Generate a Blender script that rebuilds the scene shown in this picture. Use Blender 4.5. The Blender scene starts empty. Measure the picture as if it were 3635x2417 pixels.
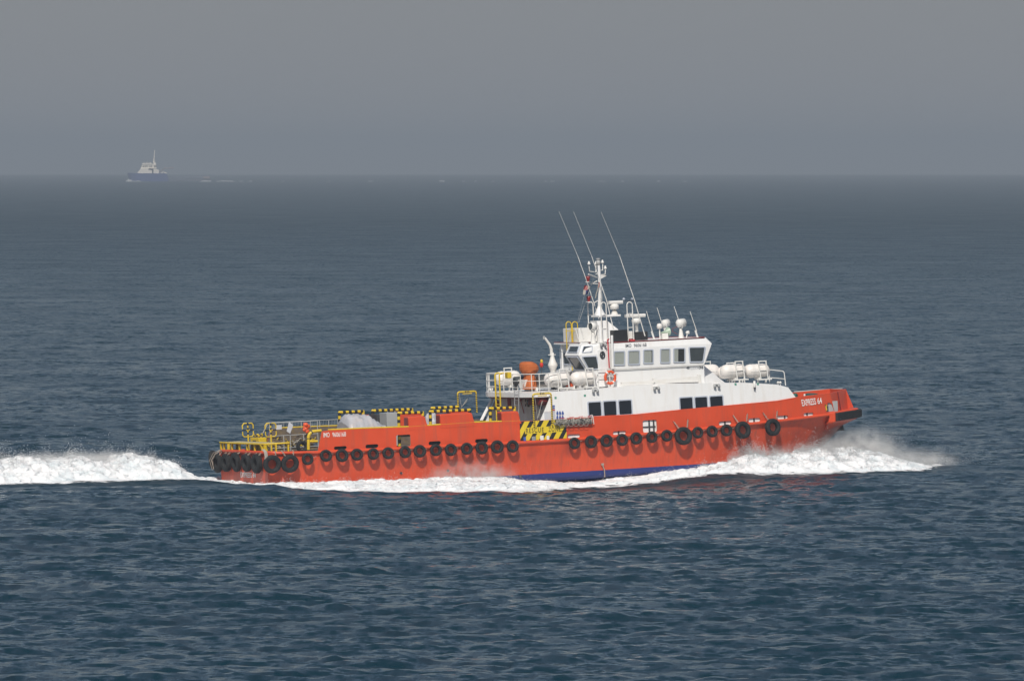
import bpy, bmesh, math, random
import numpy as np
from mathutils import Vector, Matrix
from mathutils.geometry import tessellate_polygon

random.seed(7)
RNG = np.random.default_rng(11)
scene = bpy.context.scene

# ------------------------------------------------------------------ camera
FPX, CAM_H, EYE_Y = 30500.0, 17.1, 549.0          # focal length in photo pixels, height above the sea, eye level row
PITCH = math.atan((1208.5 - EYE_Y) / FPX)
cam_d = bpy.data.cameras.new('camera')
cam = bpy.data.objects.new('camera', cam_d)
scene.collection.objects.link(cam)
cam.location = (0, 0, CAM_H)
cam.rotation_euler = (math.pi / 2 - PITCH, 0, 0)
cam_d.sensor_width = 36.0
cam_d.lens = 36.0 * FPX / 3635.0
cam_d.clip_start = 1.0
cam_d.clip_end = 60000.0
scene.camera = cam
scene.render.resolution_x, scene.render.resolution_y = 1024, 680

# ------------------------------------------------------------------ sky, sun, exposure
SUN_EL, SUN_AZ = math.radians(45), math.radians(186)   # azimuth clockwise from +Y (view direction): behind the camera, a little left
world = bpy.data.worlds.new('World')
scene.world = world
world.use_nodes = True
wn = world.node_tree.nodes
wl = world.node_tree.links
sky = wn.new('ShaderNodeTexSky')
sky.sky_type = 'NISHITA'
sky.sun_disc = False
sky.sun_elevation = SUN_EL
sky.sun_rotation = SUN_AZ
sky.altitude = 0
sky.air_density = 1.0
sky.dust_density = 2.0
sky.ozone_density = 1.0
bg = wn['Background']
# the clear sky is seen through a deep milky haze layer that evens it out
vsc = wn.new('ShaderNodeVectorMath'); vsc.operation = 'SCALE'; vsc.inputs['Scale'].default_value = 0.68
wl.new(sky.outputs['Color'], vsc.inputs[0])
milk = wn.new('ShaderNodeMix'); milk.data_type = 'RGBA'
# the haze layer is thick towards the horizon and thin overhead
tcw = wn.new('ShaderNodeTexCoord')
spw = wn.new('ShaderNodeSeparateXYZ'); wl.new(tcw.outputs['Generated'], spw.inputs[0])
mz = wn.new('ShaderNodeMath'); mz.operation = 'MULTIPLY'; mz.inputs[1].default_value = -8.5
wl.new(spw.outputs['Z'], mz.inputs[0])
ex_ = wn.new('ShaderNodeMath'); ex_.operation = 'EXPONENT'; wl.new(mz.outputs[0], ex_.inputs[0])
mf = wn.new('ShaderNodeMath'); mf.operation = 'MULTIPLY_ADD'; mf.use_clamp = True; mf.inputs[1].default_value = 0.82; mf.inputs[2].default_value = 0.06
wl.new(ex_.outputs[0], mf.inputs[0])
wl.new(mf.outputs[0], milk.inputs[0])
wl.new(vsc.outputs[0], milk.inputs[6])
milk.inputs[7].default_value = (2.80, 2.93, 3.20, 1)
wl.new(milk.outputs[2], bg.inputs['Color'])
bg.inputs['Strength'].default_value = 0.10

sd = bpy.data.lights.new('sun', 'SUN')
sun = bpy.data.objects.new('sun', sd)
scene.collection.objects.link(sun)
sd.energy = 3.8
sd.angle = math.radians(0.6)
sd.color = (1.0, 0.95, 0.87)
sdir = Vector((math.sin(SUN_AZ) * math.cos(SUN_EL), math.cos(SUN_AZ) * math.cos(SUN_EL), math.sin(SUN_EL)))
sun.rotation_euler = sdir.to_track_quat('Z', 'Y').to_euler()
sun.location = (-100, -100, 200)

vs = scene.view_settings
vs.view_transform = 'Standard'
vs.look = 'None'
vs.exposure = 0.0
vs.gamma = 1.0
vs.use_curve_mapping = False
scene.cycles.max_bounces = 6
scene.cycles.diffuse_bounces = 2
scene.cycles.glossy_bounces = 2
scene.cycles.transparent_max_bounces = 8
scene.cycles.volume_bounces = 0
scene.cycles.use_adaptive_sampling = True
scene.cycles.use_denoising = True
scene.cycles.caustics_reflective = False
scene.cycles.caustics_refractive = False

EARTH_R = 6.371e6

# ------------------------------------------------------------------ photo measurements -> ship coordinates
# ship coordinates: x forward from the transom, y to port (starboard is -y and faces the camera), z up
YAW, TRIM, HEEL = math.radians(23.5), math.radians(2.3), math.radians(-1.0)
SHIP_O = Vector((-14.27, 458.0, 0.0))
M_SHIP = Matrix.Translation(SHIP_O) @ Matrix.Rotation(YAW, 4, 'Z') @ Matrix.Rotation(-TRIM, 4, 'Y') @ Matrix.Rotation(HEEL, 4, 'X')
M_INV = M_SHIP.inverted()
_FW = Vector((0, math.cos(PITCH), -math.sin(PITCH)))
_UP = Vector((0, math.sin(PITCH), math.cos(PITCH)))
_CAM = Vector((0, 0, CAM_H))


def at(px, py, y=None, x=None, z=None):
    """point of the ship at a measured photo pixel, for a known y, x or z in ship coordinates"""
    o = M_INV @ _CAM
    d = M_INV.to_3x3() @ (Vector((1, 0, 0)) * ((px - 1817.5) / FPX) + _FW + _UP * ((1208.5 - py) / FPX))
    k, v = (1, y) if y is not None else ((0, x) if x is not None else (2, z))
    return o + d * ((v - o[k]) / d[k])


def smooth_curve(xs, ys, x, w=0.0):
    return np.interp(x, xs, ys)


_bx = np.linspace(-1, 37, 761)
_by = np.interp(_bx, [-1, 0, 1.0, 2.5, 5, 20, 23, 26, 28, 30, 32, 33.85, 34.8, 35.5, 35.8, 37],
                [3.5, 3.55, 3.66, 3.73, 3.76, 3.76, 3.70, 3.52, 3.34, 3.08, 2.78, 2.44, 2.05, 1.5, 1.1, 1.0])
_k = np.exp(-np.linspace(-2, 2, 31) ** 2)
_k /= _k.sum()
_by[15:-15] = np.convolve(_by, _k, 'valid')
_by[:15] = _by[15] + (np.arange(15) - 15) * 0.0


def half_breadth(x):
    return float(np.interp(x, _bx, _by))


_zr_x = [0, 2.7, 6.4, 10, 14.5, 17.2, 21.7, 24.9, 27.7, 30.4, 33.4, 36]
_zr_z = [1.24, 1.14, 1.09, 1.06, 1.02, 1.02, 1.08, 1.17, 1.27, 1.37, 1.52, 1.66]


def rub_z(x):
    return float(np.interp(x, _zr_x, _zr_z))


def side(px, py, off=0.0):
    """point on the starboard shell at a photo pixel"""
    y = -3.6
    for _ in range(12):
        p = at(px, py, y=y)
        y = -(half_breadth(p.x) + off)
    return at(px, py, y=y)


# ------------------------------------------------------------------ materials
MATS = {}


def srgb(r, g, b):
    return tuple(((c / 255) / 12.92 if c / 255 <= 0.04045 else ((c / 255 + 0.055) / 1.055) ** 2.4) for c in (r, g, b))


def mat(name, col, rough=0.5, metal=0.0, var=0.12, scale=3.0, dirt=None, dirt_amt=0.0, streak=False, bump=0.0, spec=0.5, scale2=None):
    """painted surface: base colour with faint blotches, optional dirt or run marks, uneven gloss"""
    m = bpy.data.materials.new(name)
    m.use_nodes = True
    n, l = m.node_tree.nodes, m.node_tree.links
    b = n['Principled BSDF']
    tc = n.new('ShaderNodeTexCoord')
    mp = n.new('ShaderNodeMapping')
    l.new(tc.outputs['Object'], mp.inputs['Vector'])
    no = n.new('ShaderNodeTexNoise')
    no.inputs['Scale'].default_value = scale
    no.inputs['Detail'].default_value = 4
    l.new(mp.outputs['Vector'], no.inputs['Vector'])
    mx = n.new('ShaderNodeMix')
    mx.data_type = 'RGBA'
    mx.inputs[6].default_value = (*[c * (1 - var) for c in col], 1)
    mx.inputs[7].default_value = (*[min(1, c * (1 + var)) for c in col], 1)
    l.new(no.outputs['Fac'], mx.inputs[0])
    out = mx.outputs[2]
    if dirt:
        n2 = n.new('ShaderNodeTexNoise')
        mp2 = n.new('ShaderNodeMapping')
        mp2.inputs['Scale'].default_value = (2.2, 2.2, 0.25) if streak else (1, 1, 1)
        l.new(tc.outputs['Object'], mp2.inputs['Vector'])
        l.new(mp2.outputs['Vector'], n2.inputs['Vector'])
        n2.inputs['Scale'].default_value = scale2 or (2.0 if streak else scale * 0.7)
        n2.inputs['Detail'].default_value = 6
        cr = n.new('ShaderNodeValToRGB')
        cr.color_ramp.elements[0].position = 0.5
        cr.color_ramp.elements[1].position = 0.78
        l.new(n2.outputs['Fac'], cr.inputs['Fac'])
        mu = n.new('ShaderNodeMath')
        mu.operation = 'MULTIPLY'
        mu.inputs[1].default_value = dirt_amt
        l.new(cr.outputs['Color'], mu.inputs[0])
        m2 = n.new('ShaderNodeMix')
        m2.data_type = 'RGBA'
        l.new(mu.outputs[0], m2.inputs[0])
        l.new(out, m2.inputs[6])
        m2.inputs[7].default_value = (*dirt, 1)
        out = m2.outputs[2]
    l.new(out, b.inputs['Base Color'])
    mr = n.new('ShaderNodeMapRange')
    mr.inputs['To Min'].default_value = max(0.02, rough - 0.1)
    mr.inputs['To Max'].default_value = min(1, rough + 0.1)
    l.new(no.outputs['Fac'], mr.inputs['Value'])
    l.new(mr.outputs['Result'], b.inputs['Roughness'])
    b.inputs['Metallic'].default_value = metal
    b.inputs['Specular IOR Level'].default_value = spec
    if bump:
        bp = n.new('ShaderNodeBump')
        bp.inputs['Strength'].default_value = bump
        bp.inputs['Distance'].default_value = 0.05
        l.new(no.outputs['Fac'], bp.inputs['Height'])
        l.new(bp.outputs['Normal'], b.inputs['Normal'])
    MATS[name] = m
    return m


RED = (0.63, 0.069, 0.019)
mat('orange_red_paint', RED, 0.42, var=0.14, scale=0.8, dirt=(0.38, 0.085, 0.05), dirt_amt=0.6, streak=True, bump=0.05)
mat('maroon_paint', (0.20, 0.018, 0.018), 0.5)
mat('white_paint', (0.82, 0.82, 0.815), 0.45, var=0.03, scale=1.3, dirt=(0.68, 0.63, 0.56), dirt_amt=0.4, streak=True, bump=0.04)
mat('white_gear', (0.74, 0.73, 0.70), 0.5, var=0.06, dirt=(0.5, 0.42, 0.32), dirt_amt=0.35)
mat('raft_shell', (0.80, 0.76, 0.72), 0.42, var=0.05, scale=4, dirt=(0.55, 0.46, 0.4), dirt_amt=0.3)
mat('grey_frame', (0.46, 0.50, 0.58), 0.5, var=0.05)
mat('grey_metal', (0.36, 0.37, 0.37), 0.5, var=0.12)
mat('dark_metal', (0.05, 0.05, 0.055), 0.5)
mat('black_rubber', (0.013, 0.014, 0.015), 0.75, var=0.3, scale=9, dirt=(0.07, 0.07, 0.066), dirt_amt=0.3, bump=0.3, spec=0.3)
mat('black_paint', (0.014, 0.014, 0.016), 0.5)
mat('yellow_paint', (0.66, 0.46, 0.015), 0.45, var=0.12, scale=6, dirt=(0.30, 0.17, 0.04), dirt_amt=0.4)
mat('deck_grey', (0.11, 0.095, 0.08), 0.8, var=0.25, scale=3, dirt=(0.12, 0.09, 0.07), dirt_amt=0.5)
mat('deck_planks', (0.34, 0.27, 0.18), 0.85, var=0.3, scale=6)
mat('platform_cream', (0.42, 0.37, 0.22), 0.8, var=0.2, scale=5)
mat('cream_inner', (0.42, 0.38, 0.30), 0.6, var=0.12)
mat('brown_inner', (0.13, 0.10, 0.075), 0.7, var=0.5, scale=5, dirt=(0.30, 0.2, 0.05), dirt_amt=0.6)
mat('rope', (0.36, 0.34, 0.30), 0.9, var=0.4, scale=20, bump=0.4)
mat('dark_net', (0.11, 0.11, 0.11), 0.9, var=0.5, scale=20)
mat('orange_canvas', (0.47, 0.115, 0.022), 0.75, var=0.2, scale=3, bump=0.4)
mat('orange_plastic', (0.75, 0.10, 0.025), 0.4, var=0.08)
mat('red_fabric', (0.60, 0.03, 0.02), 0.8, var=0.2, scale=8)
mat('lamp_red', (0.22, 0.012, 0.015), 0.3)
mat('blue_print', (0.05, 0.10, 0.36), 0.6)
mat('red_print', (0.45, 0.03, 0.04), 0.6)
mat('green_print', (0.10, 0.30, 0.22), 0.6)
mat('grey_print', (0.10, 0.11, 0.13), 0.6)
mat('white_print', (0.80, 0.80, 0.78), 0.55, var=0.06)
mat('black_print', (0.035, 0.03, 0.02), 0.6)
mat('yellow_print', (0.70, 0.52, 0.02), 0.55, var=0.06, scale=2)
mat('pale_print', (0.55, 0.56, 0.60), 0.6)
mat('horn_green', (0.36, 0.46, 0.36), 0.4)
mat('winch_green', (0.02, 0.09, 0.075), 0.5)
mat('tube_grey', (0.055, 0.06, 0.062), 0.55)
mat('plastic_wrap', (0.44, 0.44, 0.47), 0.25, var=0.15, scale=2, dirt=(0.6, 0.45, 0.36), dirt_amt=0.5, spec=0.7)
mat('flag_blue', (0.03, 0.035, 0.13), 0.8)
mat('aluminium', (0.50, 0.50, 0.50), 0.4, metal=0.6)
mat('chain_steel', (0.36, 0.30, 0.25), 0.6, var=0.3, scale=30)
mat('curtain', (0.60, 0.58, 0.53), 0.9, var=0.06)
mat('dark_glass', (0.006, 0.008, 0.014), 0.08, var=0.05)
mat('bay_glass', (0.045, 0.055, 0.06), 0.06, var=0.4, scale=1.5)
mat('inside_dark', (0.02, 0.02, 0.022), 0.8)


def hull_paint():
    """orange red topsides, blue anti-fouling below the painted waterline"""
    m = mat('hull_paint', RED, 0.40, var=0.16, scale=0.6, dirt=(0.36, 0.06, 0.035), dirt_amt=0.55, streak=True, bump=0.06)
    n, l = m.node_tree.nodes, m.node_tree.links
    b = n['Principled BSDF']
    src = b.inputs['Base Color'].links[0].from_socket
    tc = [x for x in n if x.type == 'TEX_COORD'][0]
    sp = n.new('ShaderNodeSeparateXYZ')
    l.new(tc.outputs['Object'], sp.inputs[0])
    nz = n.new('ShaderNodeTexNoise')
    nz.inputs['Scale'].default_value = 1.5
    l.new(tc.outputs['Object'], nz.inputs['Vector'])
    ma = n.new('ShaderNodeMath')
    ma.operation = 'MULTIPLY_ADD'
    ma.inputs[1].default_value = 0.03
    l.new(nz.outputs['Fac'], ma.inputs[0])
    l.new(sp.outputs['Z'], ma.inputs[2])
    lt = n.new('ShaderNodeMath')
    lt.operation = 'LESS_THAN'
    lt.inputs[1].default_value = -0.70
    l.new(ma.outputs[0], lt.inputs[0])
    mx = n.new('ShaderNodeMix')
    mx.data_type = 'RGBA'
    l.new(lt.outputs[0], mx.inputs[0])
    l.new(src, mx.inputs[6])
    mx.inputs[7].default_value = (0.014, 0.032, 0.17, 1)
    # black rub marks where the tyres swing, brown runs below the ports
    def wear(scale, stretch, lo, hi, z0, z1, amt, colour, src_):
        mp_ = n.new('ShaderNodeMapping'); mp_.inputs['Scale'].default_value = stretch
        l.new(tc.outputs['Object'], mp_.inputs['Vector'])
        t_ = n.new('ShaderNodeTexNoise'); t_.inputs['Scale'].default_value = scale; t_.inputs['Detail'].default_value = 5
        l.new(mp_.outputs['Vector'], t_.inputs['Vector'])
        r_ = n.new('ShaderNodeMapRange'); r_.inputs['From Min'].default_value = lo; r_.inputs['From Max'].default_value = hi
        l.new(t_.outputs['Fac'], r_.inputs['Value'])
        za = n.new('ShaderNodeMapRange'); za.inputs['From Min'].default_value = z0; za.inputs['From Max'].default_value = z0 + 0.3
        zb = n.new('ShaderNodeMapRange'); zb.inputs['From Min'].default_value = z1; zb.inputs['From Max'].default_value = z1 - 0.3
        l.new(sp.outputs['Z'], za.inputs['Value']); l.new(sp.outputs['Z'], zb.inputs['Value'])
        m1 = n.new('ShaderNodeMath'); m1.operation = 'MULTIPLY'; l.new(za.outputs[0], m1.inputs[0]); l.new(zb.outputs[0], m1.inputs[1])
        m2 = n.new('ShaderNodeMath'); m2.operation = 'MULTIPLY'; l.new(m1.outputs[0], m2.inputs[0]); l.new(r_.outputs[0], m2.inputs[1])
        m3 = n.new('ShaderNodeMath'); m3.operation = 'MULTIPLY'; m3.inputs[1].default_value = amt; l.new(m2.outputs[0], m3.inputs[0])
        mm_ = n.new('ShaderNodeMix'); mm_.data_type = 'RGBA'
        l.new(m3.outputs[0], mm_.inputs[0]); l.new(src_, mm_.inputs[6]); mm_.inputs[7].default_value = colour
        return mm_.outputs[2]
    col = wear(1.3, (1.0, 1.0, 0.5), 0.46, 0.70, 0.0, 1.05, 0.45, (0.16, 0.03, 0.025, 1), mx.outputs[2])
    col = wear(5.0, (1.4, 1.0, 0.12), 0.55, 0.75, -0.6, 1.2, 0.5, (0.30, 0.10, 0.05, 1), col)
    col = wear(9.0, (0.8, 1.0, 2.0), 0.62, 0.74, -0.7, 0.9, 0.15, (0.55, 0.20, 0.15, 1), col)
    l.new(col, b.inputs['Base Color'])
    # plating drawn in slightly between the frames
    bp = [x for x in n if x.type == 'BUMP'][0]
    wv = n.new('ShaderNodeMath'); wv.operation = 'MULTIPLY'; wv.inputs[1].default_value = 2 * math.pi / 0.62
    l.new(sp.outputs['X'], wv.inputs[0])
    sn = n.new('ShaderNodeMath'); sn.operation = 'SINE'; l.new(wv.outputs[0], sn.inputs[0])
    hs2 = n.new('ShaderNodeMath'); hs2.operation = 'MULTIPLY_ADD'; hs2.inputs[1].default_value = 0.10
    l.new(sn.outputs[0], hs2.inputs[0]); l.new(bp.inputs['Height'].links[0].from_socket, hs2.inputs[2])
    l.new(hs2.outputs[0], bp.inputs['Height'])
    bp.inputs['Strength'].default_value = 0.22


hull_paint()


def stripe_mat():
    """yellow paint with black barber stripes"""
    m = bpy.data.materials.new('yellow_black_stripe')
    m.use_nodes = True
    n, l = m.node_tree.nodes, m.node_tree.links
    b = n['Principled BSDF']
    tc = n.new('ShaderNodeTexCoord')
    sp = n.new('ShaderNodeSeparateXYZ')
    l.new(tc.outputs['Object'], sp.inputs[0])
    a = n.new('ShaderNodeMath'); a.operation = 'MULTIPLY_ADD'; a.inputs[1].default_value = 0.55
    l.new(sp.outputs['X'], a.inputs[0]); l.new(sp.outputs['Z'], a.inputs[2])
    d = n.new('ShaderNodeMath'); d.operation = 'DIVIDE'; d.inputs[1].default_value = 0.125
    l.new(a.outputs[0], d.inputs[0])
    f = n.new('ShaderNodeMath'); f.operation = 'FRACT'
    l.new(d.outputs[0], f.inputs[0])
    g = n.new('ShaderNodeMath'); g.operation = 'GREATER_THAN'; g.inputs[1].default_value = 0.55
    l.new(f.outputs[0], g.inputs[0])
    mx = n.new('ShaderNodeMix'); mx.data_type = 'RGBA'
    l.new(g.outputs[0], mx.inputs[0])
    mx.inputs[6].default_value = (0.66, 0.46, 0.015, 1)
    mx.inputs[7].default_value = (0.03, 0.028, 0.025, 1)
    l.new(mx.outputs[2], b.inputs['Base Color'])
    b.inputs['Roughness'].default_value = 0.5
    MATS['yellow_black_stripe'] = m


stripe_mat()


def clear_glass():
    m = bpy.data.materials.new('clear_glass')
    m.use_nodes = True
    n, l = m.node_tree.nodes, m.node_tree.links
    n.remove(n['Principled BSDF'])
    tr = n.new('ShaderNodeBsdfTransparent'); tr.inputs[0].default_value = (0.74, 0.78, 0.78, 1)
    gl = n.new('ShaderNodeBsdfGlossy'); gl.inputs['Roughness'].default_value = 0.04
    mx = n.new('ShaderNodeMixShader')
    mx.inputs[0].default_value = 0.07; l.new(tr.outputs[0], mx.inputs[1]); l.new(gl.outputs[0], mx.inputs[2])
    l.new(mx.outputs[0], n['Material Output'].inputs['Surface'])
    MATS['clear_glass'] = m


clear_glass()


# ------------------------------------------------------------------ mesh helpers
def link(o):
    scene.collection.objects.link(o)
    return o


def tag(o, label=None, cat=None, group=None, kind=None):
    if label: o['label'] = label
    if cat: o['category'] = cat
    if group: o['group'] = group
    if kind: o['kind'] = kind
    return o


def V(*a):
    return Vector(a if len(a) > 1 else a[0])


class MB:
    """collects shapes; build() links them as one mesh object"""

    def __init__(self):
        self.v, self.f, self.mi, self.sm = [], [], [], []

    def add(self, verts, faces, mi=0, smooth=False):
        o = len(self.v)
        self.v += [tuple(p) for p in verts]
        for f in faces:
            self.f.append([i + o for i in f])
            self.mi.append(mi)
            self.sm.append(smooth)
        return self

    def box(self, lo, hi, mi=0, bev=0.0, mtx=None):
        bm = bmesh.new()
        bmesh.ops.create_cube(bm, size=1)
        lo, hi = Vector(lo), Vector(hi)
        for v in bm.verts:
            v.co = Vector([(lo[i] + hi[i]) / 2 + v.co[i] * (hi[i] - lo[i]) for i in range(3)])
        if bev:
            bmesh.ops.bevel(bm, geom=list(bm.edges), offset=bev, segments=2, affect='EDGES', profile=0.6)
        self.addbm(bm, mi, mtx)
        return self

    def addbm(self, bm, mi=0, mtx=None, smooth=False):
        bm.verts.index_update()
        vs_ = [(mtx @ v.co) if mtx else v.co.copy() for v in bm.verts]
        self.add(vs_, [[v.index for v in f.verts] for f in bm.faces], mi, smooth)
        bm.free()

    def tube(self, pts, r, seg=8, mi=0, closed=False, caps=True, smooth=True, r2=None):
        pts = [Vector(p) for p in pts]
        n = len(pts)
        rings = []
        prev_u = None
        for i, p in enumerate(pts):
            if closed:
                t = pts[(i + 1) % n] - pts[i - 1]
            elif i == 0:
                t = pts[1] - p
            elif i == n - 1:
                t = p - pts[i - 1]
            else:
                t = (pts[i + 1] - p).normalized() + (p - pts[i - 1]).normalized()
            t = t.normalized() if t.length > 1e-9 else Vector((0, 0, 1))
            if prev_u is None:
                a = Vector((0, 0, 1)) if abs(t.z) < 0.9 else Vector((1, 0, 0))
                u = t.cross(a).normalized()
            else:
                u = (prev_u - t * prev_u.dot(t))
                u = u.normalized() if u.length > 1e-6 else t.orthogonal().normalized()
            prev_u = u
            w = t.cross(u)
            rr = r if r2 is None else r + (r2 - r) * i / (n - 1)
            rings.append([p + (u * math.cos(2 * math.pi * k / seg) + w * math.sin(2 * math.pi * k / seg)) * rr for k in range(seg)])
        vs_ = [q for ring in rings for q in ring]
        fs = []
        m = n if closed else n - 1
        for i in range(m):
            j = (i + 1) % n
            for k in range(seg):
                k2 = (k + 1) % seg
                fs.append([i * seg + k, i * seg + k2, j * seg + k2, j * seg + k])
        self.add(vs_, fs, mi, smooth)
        if caps and not closed:
            self.add(rings[0], [list(range(seg))[::-1]], mi)
            self.add(rings[-1], [list(range(seg))], mi)
        return self

    def banded(self, pts, r, step=0.16, seg=10, mis=(0, 1)):
        """pipe along a polyline painted in alternating bands"""
        pts = [Vector(p) for p in pts]
        k = 0
        for a, b in zip(pts[:-1], pts[1:]):
            L = (b - a).length
            n = max(1, int(round(L / step)))
            for i in range(n):
                self.tube([a.lerp(b, i / n), a.lerp(b, (i + 1) / n)], r, seg, mis[k % 2], caps=(i in (0, n - 1)))
                k += 1
        return self

    def lathe(self, prof, mtx, seg=20, mi=0, smooth=True):
        """prof: (radius, height) pairs about local z"""
        vs_, fs = [], []
        for r, h in prof:
            for k in range(seg):
                a = 2 * math.pi * k / seg
                vs_.append(mtx @ Vector((r * math.cos(a), r * math.sin(a), h)))
        for i in range(len(prof) - 1):
            for k in range(seg):
                k2 = (k + 1) % seg
                fs.append([i * seg + k, i * seg + k2, (i + 1) * seg + k2, (i + 1) * seg + k])
        self.add(vs_, fs, mi, smooth)
        return self

    def prism(self, poly, y0, y1, mi=0):
        """poly of (x, z) extruded along y"""
        n = len(poly)
        vs_ = [(p[0], y0, p[1]) for p in poly] + [(p[0], y1, p[1]) for p in poly]
        fs = [list(range(n)), list(range(2 * n - 1, n - 1, -1))]
        fs += [[i, n + i, n + (i + 1) % n, (i + 1) % n] for i in range(n)]
        self.add(vs_, fs, mi)
        return self

    def slab(self, poly, z0, z1, mi=0):
        """poly of (x, y) extruded along z"""
        n = len(poly)
        vs_ = [(p[0], p[1], z0) for p in poly] + [(p[0], p[1], z1) for p in poly]
        fs = [list(range(n))[::-1], list(range(n, 2 * n))]
        fs += [[i, (i + 1) % n, n + (i + 1) % n, n + i] for i in range(n)]
        self.add(vs_, fs, mi)
        return self

    def loft(self, rings, mi=0, caps=True):
        n = len(rings[0])
        vs_ = [p for r in rings for p in r]
        fs = []
        for i in range(len(rings) - 1):
            for k in range(n):
                k2 = (k + 1) % n
                fs.append([i * n + k, i * n + k2, (i + 1) * n + k2, (i + 1) * n + k])
        if caps:
            fs.append(list(range(n))[::-1])
            fs.append([(len(rings) - 1) * n + k for k in range(n)])
        self.add(vs_, fs, mi)
        return self

    def blob(self, c, rad, mi=0, sub=2, jit=0.0, smooth=True, seed=0):
        bm = bmesh.new()
        bmesh.ops.create_icosphere(bm, subdivisions=sub, radius=1)
        rr = random.Random(seed)
        for v in bm.verts:
            k = 1 + rr.uniform(-jit, jit)
            v.co = Vector([c[i] + v.co[i] * rad[i] * k for i in range(3)])
        self.addbm(bm, mi, None, smooth)
        return self

    def build(self, name, mats, parent=None, anchor=None, fix=True):
        me = bpy.data.meshes.new(name)
        vv = self.v
        if anchor is not None:
            a = Vector(anchor)
            vv = [tuple(Vector(p) - a) for p in vv]
        me.from_pydata(vv, [], self.f)
        if isinstance(mats, str):
            mats = [mats]
        for m in mats:
            me.materials.append(MATS[m])
        me.polygons.foreach_set('material_index', self.mi)
        me.polygons.foreach_set('use_smooth', self.sm)
        if fix:
            bm = bmesh.new()
            bm.from_mesh(me)
            bmesh.ops.recalc_face_normals(bm, faces=bm.faces)
            bm.to_mesh(me)
            bm.free()
        me.update()
        o = link(bpy.data.objects.new(name, me))
        if parent is not None:
            o.parent = parent
        elif anchor is not None:
            o.matrix_world = M_SHIP @ Matrix.Translation(Vector(anchor))
        return o


def rounded(x0, z0, x1, z1, r, n=4):
    """rounded rectangle outline"""
    out = []
    for cx, cz, a0 in ((x1 - r, z1 - r, 0), (x0 + r, z1 - r, 90), (x0 + r, z0 + r, 180), (x1 - r, z0 + r, 270)):
        for i in range(n + 1):
            a = math.radians(a0 + 90 * i / n)
            out.append((cx + r * math.cos(a), cz + r * math.sin(a)))
    return out


def text_mesh(txt, width, height, mb, O, ux, uz, un, off=0.006, mi=0, bold=0.0, shear=0.0, space=1.0, cuts=None):
    """flat lettering fitted to a width and height on a plane"""
    cu = bpy.data.curves.new('lettering', 'FONT')
    cu.body = txt
    cu.size = 1
    cu.offset = bold
    cu.space_character = space
    cu.shear = shear
    cu.resolution_u = 3
    o = bpy.data.objects.new('lettering', cu)
    link(o)
    dg = bpy.context.evaluated_depsgraph_get()
    me = bpy.data.meshes.new_from_object(o.evaluated_get(dg))
    bpy.data.objects.remove(o)
    co = [v.co.copy() for v in me.vertices]
    fs = [list(p.vertices) for p in me.polygons]
    bpy.data.meshes.remove(me)
    x0, x1 = min(c.x for c in co), max(c.x for c in co)
    y0, y1 = min(c.y for c in co), max(c.y for c in co)
    O, ux, uz, un = Vector(O), Vector(ux), Vector(uz), Vector(un)
    vs_ = [O + ux * ((c.x - x0) / (x1 - x0) * width) + uz * ((c.y - y0) / (y1 - y0) * height) + un * off for c in co]
    mb.add(vs_, fs, mi)


# ------------------------------------------------------------------ sea
def ocean_tile(N, L, wind, wdir, slope, seed, cut=0.35):
    """one periodic patch of wind sea from a directional spectrum: height and sideways displacement"""
    rg = np.random.default_rng(seed)
    k1 = np.fft.fftfreq(N, L / N) * 2 * math.pi
    kx, ky = np.meshgrid(k1, k1, indexing='ij')
    k = np.hypot(kx, ky)
    k[0, 0] = 1e-6
    Lw = wind ** 2 / 9.81
    c = (kx * math.cos(wdir) + ky * math.sin(wdir)) / k
    P = np.exp(-1 / (k * Lw) ** 2) / k ** 3.75 * (0.07 + c ** 4) * np.where(c < 0, 0.35, 1.0) * np.exp(-(k * cut / 2 / math.pi) ** 2 * 2)
    P[0, 0] = 0
    a = np.sqrt(P) * (rg.normal(size=(N, N)) + 1j * rg.normal(size=(N, N)))
    h = np.fft.ifft2(a).real
    sx = np.fft.ifft2(1j * kx * a).real
    f = slope / math.sqrt((sx ** 2).mean() * 2)
    out = {}
    for nm, sg in (('a', 0.0), ('b', 0.55), ('c', 1.6)):
        g = a * np.exp(-(k * sg) ** 2 / 2) * f
        out[nm] = (np.fft.ifft2(g).real.astype(np.float32), np.fft.ifft2(-1j * kx / k * g).real.astype(np.float32), np.fft.ifft2(-1j * ky / k * g).real.astype(np.float32))
    return out


def sample(field, L, x, y):
    N = field.shape[0]
    u = (x / L * N) % N
    w = (y / L * N) % N
    i, j = np.floor(u).astype(np.int64) % N, np.floor(w).astype(np.int64) % N
    fu, fw = u - np.floor(u), w - np.floor(w)
    i2, j2 = (i + 1) % N, (j + 1) % N
    return field[i, j] * (1 - fu) * (1 - fw) + field[i2, j] * fu * (1 - fw) + field[i, j2] * (1 - fu) * fw + field[i2, j2] * fu * fw


T1 = ocean_tile(512, 118.0, 3.2, math.radians(-80), 0.105, 3, cut=0.3)
T2 = ocean_tile(512, 83.0, 1.75, math.radians(-60), 0.20, 5, cut=0.22)


def fbm_tile(N, beta, seed):
    rg = np.random.default_rng(seed)
    k1 = np.fft.fftfreq(N) * N
    kx, ky = np.meshgrid(k1, k1, indexing='ij')
    k = np.hypot(kx, ky)
    k[0, 0] = 1
    a = k ** (-beta) * np.exp(2j * math.pi * rg.random((N, N))) * (k > 3)
    h = np.fft.ifft2(a).real
    return ((h - h.mean()) / h.std()).astype(np.float32)


FB1, FB2, FB3 = fbm_tile(512, 2.3, 21), fbm_tile(512, 1.9, 22), fbm_tile(512, 2.4, 23)
FBR = fbm_tile(512, 1.2, 24)


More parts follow.
